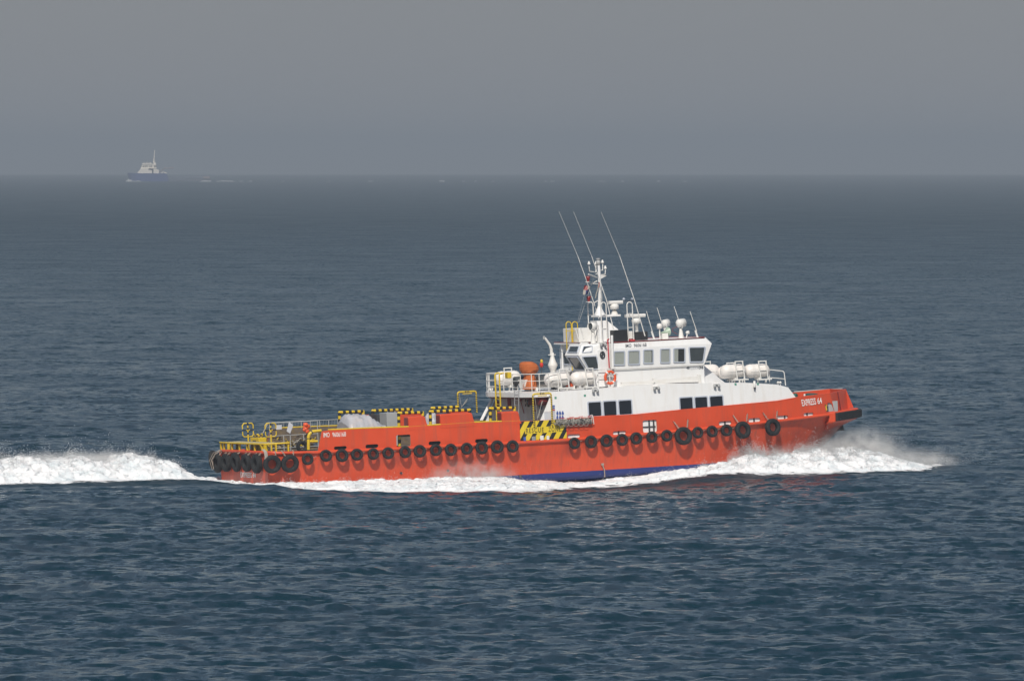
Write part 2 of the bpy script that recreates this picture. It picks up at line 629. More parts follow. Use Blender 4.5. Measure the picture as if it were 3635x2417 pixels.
def ship_plan(x, y):
    dx, dy = x - SHIP_O.x, y - SHIP_O.y
    c, s = math.cos(YAW), math.sin(YAW)
    return dx * c + dy * s, -dx * s + dy * c


def plan_world(sx, sy):
    c, s = math.cos(YAW), math.sin(YAW)
    return SHIP_O.x + sx * c - sy * s, SHIP_O.y + sx * s + sy * c


def gauss(t, w):
    return np.exp(-(t / w) ** 2)


def wake_h(x, y):
    """the boat's own wave: trough along its sides, spreading crest off the bow, hump astern"""
    sx, sy = ship_plan(x, y)
    ay = np.abs(sy)
    h = -0.62 * gauss(np.maximum(np.abs(sx - 9) - 7, 0), 8.0) * gauss(np.maximum(ay - 9.0, 0), 17.0) * (1 / (1 + np.exp(-(sx + 3) * 1.2)))
    crest = 3.6 + 0.23 * (33 - sx)
    h = h + 0.16 * gauss(ay - crest - 1.5, 1.8) / (1 + np.exp(-(sx - 22) * 0.5)) / (1 + np.exp((sx - 33) * 1.2))
    return h


def calm(x, y):
    """short waves are flattened in the churned water beside the hull"""
    sx, sy = ship_plan(x, y)
    return 1 - 0.6 * gauss(np.maximum(np.abs(sx - 8) - 26, 0), 6.0) * gauss(np.maximum(np.abs(sy) - 8.5, 0), 4.5)


def sea_disp(x, y, dx_local):
    """height and sideways shift of the water at a place, smoothed to the spacing of the mesh there"""
    c2, s2 = math.cos(0.6), math.sin(0.6)
    x2, y2 = x * c2 - y * s2, x * s2 + y * c2
    wa = np.clip(1.6 - dx_local / 0.55, 0, 1)
    wc = np.clip((dx_local - 1.0) / 1.3, 0, 1)
    wb = 1 - wa - wc
    H_ = np.zeros_like(x); DX = np.zeros_like(x); DY = np.zeros_like(x)
    for nm, w in (('a', wa), ('b', np.clip(wb, 0, 1)), ('c', wc)):
        if w.max() <= 0:
            continue
        for q, out in enumerate((H_, DX, DY)):
            t2 = sample(T2[nm][q], 83.0, x2, y2)
            if q == 0:
                out += w * (sample(T1[nm][0], 118.0, x, y) + t2)
            elif q == 1:
                out += w * (sample(T1[nm][1], 118.0, x, y) + t2 * c2 + sample(T2[nm][2], 83.0, x2, y2) * s2)
            else:
                out += w * (sample(T1[nm][2], 118.0, x, y) - sample(T2[nm][1], 83.0, x2, y2) * s2 + t2 * c2)
    return H_, DX, DY


def water_material():
    m = bpy.data.materials.new('sea_water')
    m.use_nodes = True
    n, l = m.node_tree.nodes, m.node_tree.links
    b = n['Principled BSDF']
    b.inputs['Base Color'].default_value = (0.0010, 0.021, 0.034, 1)
    b.inputs['Roughness'].default_value = 0.10
    b.inputs['IOR'].default_value = 1.333
    geo = n.new('ShaderNodeNewGeometry')
    last = geo.outputs['Normal']
    at_ = n.new('ShaderNodeAttribute'); at_.attribute_name = 'unresolved'
    for sc, amt, det in ((0.9, 0.55, 3), (2.3, 0.95, 4), (0.12, 0.3, 3)):
        tx = n.new('ShaderNodeTexNoise')
        tx.inputs['Scale'].default_value = sc
        tx.inputs['Detail'].default_value = det
        l.new(geo.outputs['Position'], tx.inputs['Vector'])
        sb = n.new('ShaderNodeVectorMath'); sb.operation = 'SUBTRACT'; sb.inputs[1].default_value = (0.5, 0.5, 0.5)
        l.new(tx.outputs['Color'], sb.inputs[0])
        ml = n.new('ShaderNodeVectorMath'); ml.operation = 'MULTIPLY'; ml.inputs[1].default_value = (amt * 1.6, amt * 1.6, 0)
        l.new(sb.outputs[0], ml.inputs[0])
        ad = n.new('ShaderNodeVectorMath'); ad.operation = 'ADD'
        l.new(last, ad.inputs[0]); l.new(ml.outputs[0], ad.inputs[1])
        last = ad.outputs[0]
    rg = n.new('ShaderNodeMapRange'); rg.inputs['From Min'].default_value = 1.0; rg.inputs['From Max'].default_value = 2.1
    rg.inputs['To Min'].default_value = 0.16; rg.inputs['To Max'].default_value = 0.47
    l.new(at_.outputs['Fac'], rg.inputs['Value'])
    # wind patches: the ripples are rougher here, smoother there
    wp = n.new('ShaderNodeTexNoise'); wp.inputs['Scale'].default_value = 0.05; wp.inputs['Detail'].default_value = 4; wp.inputs['Roughness'].default_value = 0.6
    l.new(geo.outputs['Position'], wp.inputs['Vector'])
    wm = n.new('ShaderNodeMath'); wm.operation = 'MULTIPLY_ADD'; wm.inputs[1].default_value = 0.34; wm.inputs[2].default_value = -0.16
    l.new(wp.outputs['Fac'], wm.inputs[0])
    wa_ = n.new('ShaderNodeMath'); wa_.operation = 'ADD'; l.new(rg.outputs['Result'], wa_.inputs[0]); l.new(wm.outputs[0], wa_.inputs[1])
    l.new(wa_.outputs[0], b.inputs['Roughness'])
    nm = n.new('ShaderNodeVectorMath'); nm.operation = 'NORMALIZE'
    l.new(last, nm.inputs[0])
    l.new(nm.outputs[0], b.inputs['Normal'])
    MATS['sea_water'] = m


water_material()


def build_sea():
    inner = np.linspace(-0.078, 0.078, 330)
    step = inner[1] - inner[0]
    outer = [0.078 + 0.002, 0.09, 0.11, 0.15, 0.22, 0.34, 0.5, 0.8, 1.2, 1.7, 2.3, 2.8]
    ang = np.concatenate([-np.array(outer[::-1]), inner, np.array(outer)])
    r = [3.0, 20, 60, 110, 150, 180, 205, 225]
    d = 240.0
    while d < 2300:
        r.append(d); d += max(0.30, 0.00115 * d)
    g = 0.004
    while d < 16500:
        r.append(d); d *= 1 + g; g = min(0.03, g * 1.06)
    r = np.array(r)
    A, Rr = np.meshgrid(ang, r, indexing='xy')
    X, Y = Rr * np.sin(A), Rr * np.cos(A)
    loc = np.maximum(np.gradient(r)[:, None] * np.ones_like(A) * 0.75, Rr * step)
    H_, DX, DY = sea_disp(X, Y, loc)
    fade = np.clip((0.084 - np.abs(A)) / 0.006, 0, 1) * np.clip((Rr - 226) / 20, 0, 1) * np.clip(1.5 - Rr / 4000, 0, 1)
    ch = 0.75
    fade = fade * calm(X, Y)
    Z = H_ * fade - Rr ** 2 / (2 * EARTH_R)
    Z += wake_h(X, Y)
    X = X + DX * fade * ch
    Y = Y + DY * fade * ch
    nr, na = A.shape
    co = np.stack([X, Y, Z], -1).reshape(-1, 3).astype(np.float32)
    idx = np.arange(nr * na).reshape(nr, na)
    q = np.stack([idx[:-1, :-1], idx[:-1, 1:], idx[1:, 1:], idx[1:, :-1]], -1).reshape(-1, 4)
    me = bpy.data.meshes.new('sea')
    mesh_arrays(me, co, q)
    me.materials.append(MATS['sea_water'])
    # ripples too fine for the mesh spacing are left to the surface shading: more of them where the mesh is coarser
    un = 1.0 + 1.1 * np.clip((loc - 0.35) / 1.6, 0, 1)
    un = np.where(fade < 0.5, np.maximum(un, 1.6), un)
    un = un + 1.0 * (1 - calm(X, Y))
    me.attributes.new('unresolved', 'FLOAT', 'POINT').data.foreach_set('value', un.astype(np.float32).ravel())
    o = link(bpy.data.objects.new('sea', me))
    tag(o, 'dark blue choppy open sea reaching to the hazy horizon', None, None, 'structure')


def mesh_arrays(me, co, faces, smooth=True):
    n = faces.shape[1]
    me.vertices.add(len(co))
    me.vertices.foreach_set('co', np.ascontiguousarray(co, dtype=np.float32).ravel())
    me.loops.add(faces.size)
    me.loops.foreach_set('vertex_index', np.ascontiguousarray(faces, dtype=np.int32).ravel())
    me.polygons.add(len(faces))
    me.polygons.foreach_set('loop_start', np.arange(0, faces.size, n, dtype=np.int32))
    me.polygons.foreach_set('use_smooth', np.full(len(faces), smooth))
    me.update(calc_edges=True)
    me.validate()


build_sea()


# ------------------------------------------------------------------ haze
def build_haze():
    mb = MB().box((-17500, -17500, -60), (17500, 17500, 48))
    m = bpy.data.materials.new('haze_air')
    m.use_nodes = True
    n, l = m.node_tree.nodes, m.node_tree.links
    n.remove(n['Principled BSDF'])
    pv = n.new('ShaderNodeVolumePrincipled')
    pv.inputs['Color'].default_value = (0.47, 0.54, 0.62, 1)
    pv.inputs['Density'].default_value = HAZE_DENSITY
    pv.inputs['Anisotropy'].default_value = 0.0
    l.new(pv.outputs[0], n['Material Output'].inputs['Volume'])
    MATS['haze_air'] = m
    o = mb.build('haze', 'haze_air')
    tag(o, 'thin grey sea haze over the whole scene', None, None, 'stuff')


HAZE_DENSITY = 2.05e-4
build_haze()


# ------------------------------------------------------------------ the crew boat
boat = link(bpy.data.objects.new('crew_boat', None))
boat.matrix_world = M_SHIP
boat.empty_display_size = 2
tag(boat, 'long orange red crew boat with white wheelhouse running at speed', 'boat')
SB = -1  # starboard is -y


def hull():
    """shell below the rub rail, wrapped from the deck edge to chine and keel"""
    U = np.concatenate([np.linspace(0, 0.7, 40), np.linspace(0.7, 1, 41)[1:]])
    W = np.linspace(0, 1, 15)
    ch_x = [0, 4, 18, 22, 25, 28, 30, 31.5, 32.6, 33.3]
    ch_y = [3.25, 3.35, 3.38, 3.32, 3.16, 2.76, 2.28, 1.70, 1.0, 0.03]
    ch_z = [-0.95, -1.0, -1.05, -1.05, -1.0, -0.92, -0.88, -0.90, -0.95, -1.0]
    xs_r, xs_c = 35.62, 33.3
    mb = MB()
    for s in (1, -1):
        vs_ = []
        for u in U:
            xr, xc = u * xs_r, u * xs_c
            yr_ = half_breadth(xr) if xr < 33.6 else np.interp(xr, [33.6, 34.4, 35.1, 35.62], [half_breadth(33.6), 1.75, 0.85, 0.04])
            zr_ = rub_z(xr) if xr < 33.6 else np.interp(xr, [33.6, 34.6, 35.62], [rub_z(33.6), 1.25, 0.93])
            yc, zc = np.interp(xc, ch_x, ch_y), np.interp(xc, ch_x, ch_z)
            for w in W:
                f = w ** (1.0 - 0.35 * max(0, (u - 0.6) / 0.4) * (1 - w)) if w > 0 else 0
                flare = 0.05 * math.sin(math.pi * w) * max(0, (u - 0.55) / 0.45)
                vs_.append((xr + (xc - xr) * w, s * max(0.02, yr_ + (yc - yr_) * f - flare), zr_ + (zc - zr_) * w))
            vs_.append((xc * 0.99, s * max(0.015, yc * 0.5), zc - 0.5))
            vs_.append((xc * 0.985, s * 0.01, zc - 0.85))
        m = len(W) + 2
        fs = []
        for i in range(len(U) - 1):
            for j in range(m - 1):
                fs.append([i * m + j, (i + 1) * m + j, (i + 1) * m + j + 1, i * m + j + 1])
        mb.add(vs_, fs, 0, True)
    # transom and stem closing faces
    prof = [(half_breadth(0), rub_z(0)), (3.25, -0.95), (1.62, -1.45), (0.01, -1.8)]
    pl = [(0, -y, z) for y, z in prof] + [(0, y, z) for y, z in prof[::-1]]
    mb.add(pl, [list(range(len(pl)))])
    return mb.build('hull', 'hull_paint', boat)


hull()

# rub rail and stern gunwale: one round pipe from the port bow round the stern to the starboard bow
rr = [Vector((x, half_breadth(x) + 0.03, rub_z(x))) for x in np.linspace(33.4, 0.5, 90)]
rr += [Vector((0.2, 3.42, 1.26)), Vector((0.0, 3.15, 1.265)), Vector((-0.05, 2.6, 1.27))]
rr += [Vector((p.x, -p.y, p.z)) for p in rr[::-1]]
MB().tube(rr, 0.09, 10).build('rub_rail', 'orange_red_paint', boat)

# main deck
dx = np.linspace(0.02, 34.2, 60)
poly = [(x, half_breadth(x) - 0.02, rub_z(x) - 0.03) for x in dx] + [(x, -half_breadth(x) + 0.02, rub_z(x) - 0.03) for x in dx[::-1]]
n = len(dx)
MB().add(poly, [[i, i + 1, 2 * n - 2 - i, 2 * n - 1 - i] for i in range(n - 1)]).build('deck', 'deck_grey', boat)

# ---- bulwark plating with its freeing ports, one plate per side
SLOTS = [(1186, 1585, 1231, 1597), (1298, 1578, 1343, 1591), (1522, 1567, 1565, 1579), (1687, 1559, 1732, 1571), (2015, 1542, 2059, 1554),
         (2176, 1531, 2222, 1543), (2552, 1496, 2596, 1509), (2657, 1485, 2699, 1498), (2759, 1476, 2797, 1488), (2853, 1466, 2887, 1478)]
DOORS = [(1408, 1544, 1457, 1586), (2283, 1492, 2331, 1534)]


def hole(a, b, c, d, r):
    m_ = (a + c) / 2
    p, q = side(a, d), side(c, b)
    z0, z1 = side(m_, d).z, side(m_, b).z
    z0 = max(z0, rub_z(p.x) + 0.10)
    return rounded(p.x, z0, q.x, z1 + 0.02, min(r, (z1 + 0.02 - z0) * 0.48))


def bend(mb, tris2d, pts2d, s, off, mi=0, thick=0.0):
    bm = bmesh.new()
    vv = [bm.verts.new((p[0], 0, p[1])) for p in pts2d]
    for t in tris2d:
        try:
            bm.faces.new([vv[i] for i in t])
        except ValueError:
            pass
    for x in np.arange(0.5, 36, 0.5):
        bmesh.ops.bisect_plane(bm, geom=list(bm.verts) + list(bm.edges) + list(bm.faces), plane_co=(x, 0, 0), plane_no=(1, 0, 0))
    bmesh.ops.dissolve_limit(bm, angle_limit=0.001, verts=[], edges=[])
    if thick:
        r = bmesh.ops.extrude_face_region(bm, geom=list(bm.faces))
        for v in r['geom']:
            if isinstance(v, bmesh.types.BMVert):
                v.co.y = thick
    for v in bm.verts:
        v.co.y = s * (half_breadth(v.co.x) + off - v.co.y)
    mb.addbm(bm, mi)


def tess(outer, holes):
    loops = [[Vector((p[0], p[1], 0)) for p in outer]] + [[Vector((p[0], p[1], 0)) for p in h] for h in holes]
    pts = [p for lp in loops for p in lp]
    return tessellate_polygon(loops), [(p.x, p.y) for p in pts]


def bulwark_outline():
    top = []
    for px, py in [(1143, 1531), (1165, 1527), (1300, 1521), (1449, 1516)]:
        p = side(px, py); top.append((p.x, p.z))
    for px, py in [(1682, 1500), (1846, 1495)]:
        p = side(px, py); top.append((p.x, p.z))
    p = side(2009, 1488); top.append((p.x, p.z))
    p = side(2011, 1484); top.append((p.x, p.z))
    for px, py in [(2104, 1480), (2260, 1472), (2414, 1456), (2568, 1442), (2690, 1431), (2760, 1424), (2828, 1412), (2890, 1404), (2948, 1396)]:
        p = side(px, py); top.append((p.x, p.z))
    end = side(2962, 1463)
    bot = [(x, rub_z(x) - 0.02) for x in np.linspace(end.x, 2.75, 60)]
    return top + [(end.x, end.z)] + bot


BW = bulwark_outline()
holes = [hole(*s_, 0.12) for s_ in SLOTS] + [hole(*d_, 0.09) for d_ in DOORS]
hp, hq = side(2929, 1464), side(2960, 1428)
hawse = [(hp.x + 0.10, hp.z + 0.02), (hq.x + 0.02, hp.z + 0.05), (hq.x - 0.16, hq.z - 0.08), (hq.x - 0.28, hq.z), (hp.x + 0.12, hq.z - 0.02), (hp.x, hq.z - 0.1)]
holes.append(hawse)
for q in (-1, 1):
    tr, pts = tess(BW, holes)
    mb = MB()
    bend(mb, tr, pts, q, 0.0, 0, 0.05)
    mb.build('bulwark', 'orange_red_paint', boat)
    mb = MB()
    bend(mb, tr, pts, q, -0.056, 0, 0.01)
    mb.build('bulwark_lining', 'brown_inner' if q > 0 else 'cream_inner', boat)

# white inner plating seen through the forward freeing ports
for q in (-1, 1):
    mb = MB()
    xs_ = np.linspace(17.0, 33.2, 28)
    for a, b in zip(xs_[:-1], xs_[1:]):
        mb.add([(a, q * (half_breadth(a) - 0.085), rub_z(a) - 0.02), (b, q * (half_breadth(b) - 0.085), rub_z(b) - 0.02), (b, q * (half_breadth(b) - 0.085), 2.05), (a, q * (half_breadth(a) - 0.085), 2.05)], [[0, 1, 2, 3]])
    mb.build('inner_plating', 'white_paint', boat)
# dark boxes added behind the after freeing ports, standing in for shade inside
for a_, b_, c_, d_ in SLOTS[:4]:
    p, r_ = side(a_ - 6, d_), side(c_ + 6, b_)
    MB().box((p.x, -half_breadth(p.x) + 0.16, rub_z(p.x) - 0.02), (r_.x, -half_breadth(p.x) + 0.35, rub_z(p.x) + 0.40)).build('slot_shade_box', 'inside_dark', boat)
# stiffeners behind the ports
for px in (2196, 2306, 2322, 2575, 2679, 2788, 2868):
    p = side(px, 1500)
    MB().box((p.x - 0.045, -half_breadth(p.x) + 0.055, rub_z(p.x) - 0.02), (p.x + 0.045, -half_breadth(p.x) + 0.08, 2.0)).build('stiffener', 'dark_metal', boat)
p = side(2306, 1515)
MB().box((p.x - 0.38, -half_breadth(p.x) + 0.057, p.z - 0.04), (p.x + 0.38, -half_breadth(p.x) + 0.082, p.z + 0.04)).build('stiffener', 'dark_metal', boat)

# bulwark capping: yellow on the after part, red pipe forward
for q in (-1, 1):
    i0, i1 = side(1165, 1527).x, side(1846, 1495).x
    xs_ = [p for p in BW if i0 - 0.2 <= p[0] <= i1 + 0.05 and p[1] > 1.9]
    MB().tube([(x, q * (half_breadth(x) - 0.03), z + 0.03) for x, z in xs_], 0.045, 6).build('capping', 'yellow_paint', boat)
    xs_ = [p for p in BW if p[0] > side(2015, 1480).x and p[1] > 2.0]
    MB().tube([(x, q * (half_breadth(x) - 0.02), z + 0.01) for x, z in xs_], 0.035, 6).build('capping', 'orange_red_paint', boat)


# ---- vent trunks rising from the after bulwark
def trunk(pxa, pxb, ytop, q, depth=0.62):
    a, b = side(pxa, ytop), side(pxb, ytop)
    zt, zb = (a.z + b.z) / 2, 2.05
    r = 0.16
    poly = [(a.x, zb), (b.x + 0.12, zb), (b.x + 0.06, zb + 0.25)]
    for i in range(5):
        t = math.radians(90 * i / 4)
        poly.append((b.x - r + r * math.cos(t), zt - r + r * math.sin(t)))
    poly += [(a.x + 0.03, zt), (a.x, zt - 0.03)]
    y = q * (half_breadth(a.x) + 0.012)
    bm = bmesh.new()
    vs1 = [bm.verts.new((p[0], y, p[1])) for p in poly]
    vs2 = [bm.verts.new((p[0], y - q * depth, p[1])) for p in poly]
    n_ = len(poly)
    bm.faces.new(vs1); bm.faces.new(vs2[::-1])
    for i in range(n_):
        bm.faces.new([vs1[i], vs1[(i + 1) % n_], vs2[(i + 1) % n_], vs2[i]])
    bmesh.ops.recalc_face_normals(bm, faces=bm.faces)
    edge = [e for e in bm.edges if all(v in vs1 for v in e.verts) and min(v.co.z for v in e.verts) > zb + 0.1]
    bmesh.ops.bevel(bm, geom=edge, offset=0.07, segments=3, affect='EDGES', profile=0.5)
    mb = MB(); mb.addbm(bm)
    mb.build('vent_trunk', 'orange_red_paint', boat)
    # folded weather flap lying on the trunk's after side
    MB().box((a.x - 0.03, y - q * 0.56, zb + 0.16), (a.x - 0.005, y - q * 0.06, zt - 0.08)).build('vent_cover', 'maroon_paint', boat)


for q in (-1, 1):
    trunk(1449, 1511, 1477, q)
    trunk(1562, 1678, 1467, q)
    trunk(1780, 1842, 1460, q)


# ---- crash rails: thick pipes banded yellow and black
def crash_rail(pts, r=0.085, step=0.17):
    mb = MB().banded(pts, r, step)
    for p in pts[1:-1]:
        mb.blob(p, (r * 1.02,) * 3, 0, 2)
    mb.build('crash_rail', ['yellow_paint', 'black_paint'], boat)


for q, rails in ((-1, [(1415, 1500, 1466, 1464, 1512), (1527, 1667, 1461, 1455, 1509), (1740, 1826, 1450, 1447, 1491)]),
                 (1, [(1205, 1289, 1464, 1460, 1515), (1323, 1462, 1458, 1453, 1508), (1533, 1625, 1449, 1444, 1500)])):
    for xa, xb, ya, yb, yc in rails:
        a, b, c = at(xa, ya, y=q * 3.25), at(xb, yb, y=q * 3.25), at(xa, yc, y=q * 3.25)
        crash_rail([(c.x, c.y, 1.2), a, b, (b.x + 0.02, b.y, 1.2)])


# ---- embarkation gate frames with barber stripes
def gate_frame(px0, px1, py_top, py_bot, y):
    a, b, c = at(px0, py_top, y=y), at(px1, py_top, y=y), at(px0, py_bot, y=y)
    r = 0.045
    mb = MB()
    zt = (a.z + b.z) / 2
    mb.tube([(a.x, y, c.z - 0.3), (a.x, y, zt - 0.1)], r, 8, 0)
    mb.tube([(b.x, y, c.z - 0.3), (b.x, y, zt - 0.1)], r, 8, 0)
    mb.tube([(a.x, y, zt - 0.1), (a.x + 0.03, y, zt - 0.03), (a.x + 0.1, y, zt), (b.x - 0.1, y, zt), (b.x - 0.03, y, zt - 0.03), (b.x, y, zt - 0.1)], r * 1.1, 8, 1)
    mb.tube([(a.x + 0.3, y, zt - 0.11), (b.x - 0.25, y, zt - 0.11)], 0.03, 6, 1)
    for k in range(3):
        xm = (a.x + b.x) / 2 - 0.1 + 0.1 * k
        mb.tube([(xm - 0.025, y, zt), (xm + 0.025, y, zt)], r * 1.2, 8, 2)
    mb.build('gate_frame', ['yellow_black_stripe', 'yellow_paint', 'black_paint'], boat)
    # lashing line hanging from the frame
    MB().tube([(a.x + 0.1, y, zt - 0.05), (a.x + 0.16, y, zt - 0.6), (a.x + 0.22, y, c.z)], 0.012, 5).tube(
        [(a.x + 0.2, y, c.z + 0.1), (a.x + 0.5, y, zt - 0.55), (a.x + 0.58, y, zt - 0.38), (a.x + 0.52, y, zt - 0.42), (a.x + 0.28, y, c.z + 0.15)], 0.016, 5).build('lashing_line', 'rope', boat)


gate_frame(1624, 1690, 1390, 1450, 3.55)
gate_frame(1891, 1956, 1397, 1493, -3.84)


# ---- rescue zone panel painted on the bulwark
def rescue_panel():
    a, b = side(1846, 1564), side(2009, 1492)
    x0, x1, z0, z1 = a.x + 0.02, b.x, rub_z(16) + 0.1, 2.15
    L, Hh = x1 - x0, z1 - z0
    y = -half_breadth(16)

    def quad(mb, pts, off, mi):
        mb.add([(x0 + u * L, -half_breadth(x0 + u * L) - off, z0 + v * Hh) for u, v in pts], [list(range(len(pts)))], mi)

    mb = MB()
    quad(mb, [(0, 0), (0.25, 0), (0.5, 0), (0.75, 0), (1, 0), (1, 1), (0.75, 1), (0.5, 1), (0.25, 1), (0, 1)], 0.006, 0)
    mb.build('rescue_panel', 'black_paint', boat)
    mb = MB()
    sl = 0.24
    for u0 in (-0.06, 0.22, 0.44, 0.66, 0.88) if False else (-0.135, 0.075, 0.285, 0.495, 0.705, 0.915):
        w = 0.115
        poly = [(u0, 0), (u0 + w, 0), (u0 + w + sl, 1), (u0 + sl, 1)]
        # clip to the panel
        out = []
        for (ua, va), (ub, vb) in zip(poly, poly[1:] + poly[:1]):
            def inside(u): return 0 <= u <= 1
            if inside(ua): out.append((ua, va))
            for lim in (0, 1):
                if (ua - lim) * (ub - lim) < 0:
                    t = (lim - ua) / (ub - ua)
                    out.append((lim, va + (vb - va) * t))
        if len(out) >= 3:
            quad(mb, out, 0.010, 0)
    quad(mb, [(0.105, 0.35), (0.5, 0.35), (0.89, 0.35), (0.89, 0.67), (0.5, 0.67), (0.105, 0.67)], 0.014, 0)
    mb.build('hazard_stripes', 'yellow_print', boat)
    mb = MB()
    y = -half_breadth(x0 + 0.5 * L)
    text_mesh('RESCUE', L * 0.385, Hh * 0.25, mb, (x0 + L * 0.125, y, z0 + Hh * 0.385), (1, 0, 0), (0, 0, 1), (0, -1, 0), 0.020, bold=0.012, space=1.25)
    mb.build('rescue_lettering', 'black_print', boat)
    mb = MB()
    text_mesh('ZONE', L * 0.26, Hh * 0.25, mb, (x0 + L * 0.61, y, z0 + Hh * 0.385), (1, 0, 0), (0, 0, 1), (0, -1, 0), 0.020, bold=0.012, space=1.25)
    # stencil bridges across the letters
    for u in (0.14, 0.212, 0.28, 0.335, 0.40, 0.462, 0.63, 0.695, 0.765, 0.822):
        MB().box((x0 + L * u, y - 0.026, z0 + Hh * 0.49), (x0 + L * u + 0.03, y - 0.0235, z0 + Hh * 0.52)).build('stencil_gap', 'yellow_print', boat)
    mb.build('rescue_lettering', 'black_print', boat)
    # plate joints of the opening gate
    for u in (0.33, 0.66):
        MB().box((x0 + L * u - 0.008, y - 0.024, z0 + Hh * 0.02), (x0 + L * u + 0.008, y - 0.0165, z0 + Hh * 0.34)).build('gate_joint', 'dark_metal', boat)
        MB().box((x0 + L * u - 0.008, y - 0.024, z0 + Hh * 0.67), (x0 + L * u + 0.008, y - 0.0165, z0 + Hh)).build('gate_joint', 'dark_metal', boat)
    # low fittings standing in the gate's foot
    for u, w, h, m in ((0.06, 0.14, 0.2, 'blue_print'), (0.24, 0.22, 0.2, 'aluminium'), (0.42, 0.2, 0.22, 'white_gear'), (0.56, 0.15, 0.2, 'white_gear')):
        MB().box((x0 + L * u, y - 0.075, z0 - 0.02), (x0 + L * u + w, y - 0.028, z0 + h), bev=0.012).build('gate_latch', m, boat)


rescue_panel()


# ---- lettering on the hull
def shell_text(txt, pa, pb, height, name, mname, bold=0.004, off=0.012, skew=0.0):
    a, b = side(*pa), side(*pb)
    ux = (b - a).normalized()
    uz = (Vector((0, 0, 1)) + Vector((-1, 0, 0)) * skew).normalized()
    mb = MB()
    nrm = Vector((ux.y, -ux.x, 0)).normalized()
    text_mesh(txt, (b - a).length, height, mb, a, ux, uz, nrm, off, bold=bold)
    mb.build(name, mname, boat)


shell_text('IMO', (1148, 1552), (1170, 1551), 0.25, 'imo_lettering', 'white_print')
shell_text('9606168', (1180, 1551), (1228, 1548.5), 0.25, 'imo_lettering', 'white_print')
shell_text('EXPRESS', (2847, 1441.5), (2897, 1435.5), 0.36, 'name_lettering', 'white_print', bold=0.012, off=0.03, skew=0.14)
shell_text('64', (2902.5, 1434.5), (2918, 1431.5), 0.34, 'name_lettering', 'white_print', bold=0.012, off=0.03, skew=0.14)
mb = MB()
text_mesh('EXPRESS 64', 2.2, 0.28, mb, (-0.0, 0.55, -0.10), (0, -1, 0), (0, 0, 1), (-1, 0, 0), 0.01, bold=0.02)
mb.build('stern_lettering', 'white_print', boat)
# load marks near the bow
c = side(2753, 1581); c.y += 0.62
mb = MB()
mb.tube([c + Vector((0.0 + 0.15 * math.cos(t), 0, 0.17 * math.sin(t))) for t in np.linspace(0, 2 * math.pi, 17)[:-1]], 0.014, 5, closed=True)
mb.tube([c + Vector((-0.12, 0, -0.1)), c + Vector((0.12, 0, 0.1))], 0.012, 5).tube([c + Vector((-0.1, 0, 0.12)), c + Vector((0.1, 0, -0.12))], 0.012, 5)
mb.build('thruster_mark', 'yellow_print', boat)

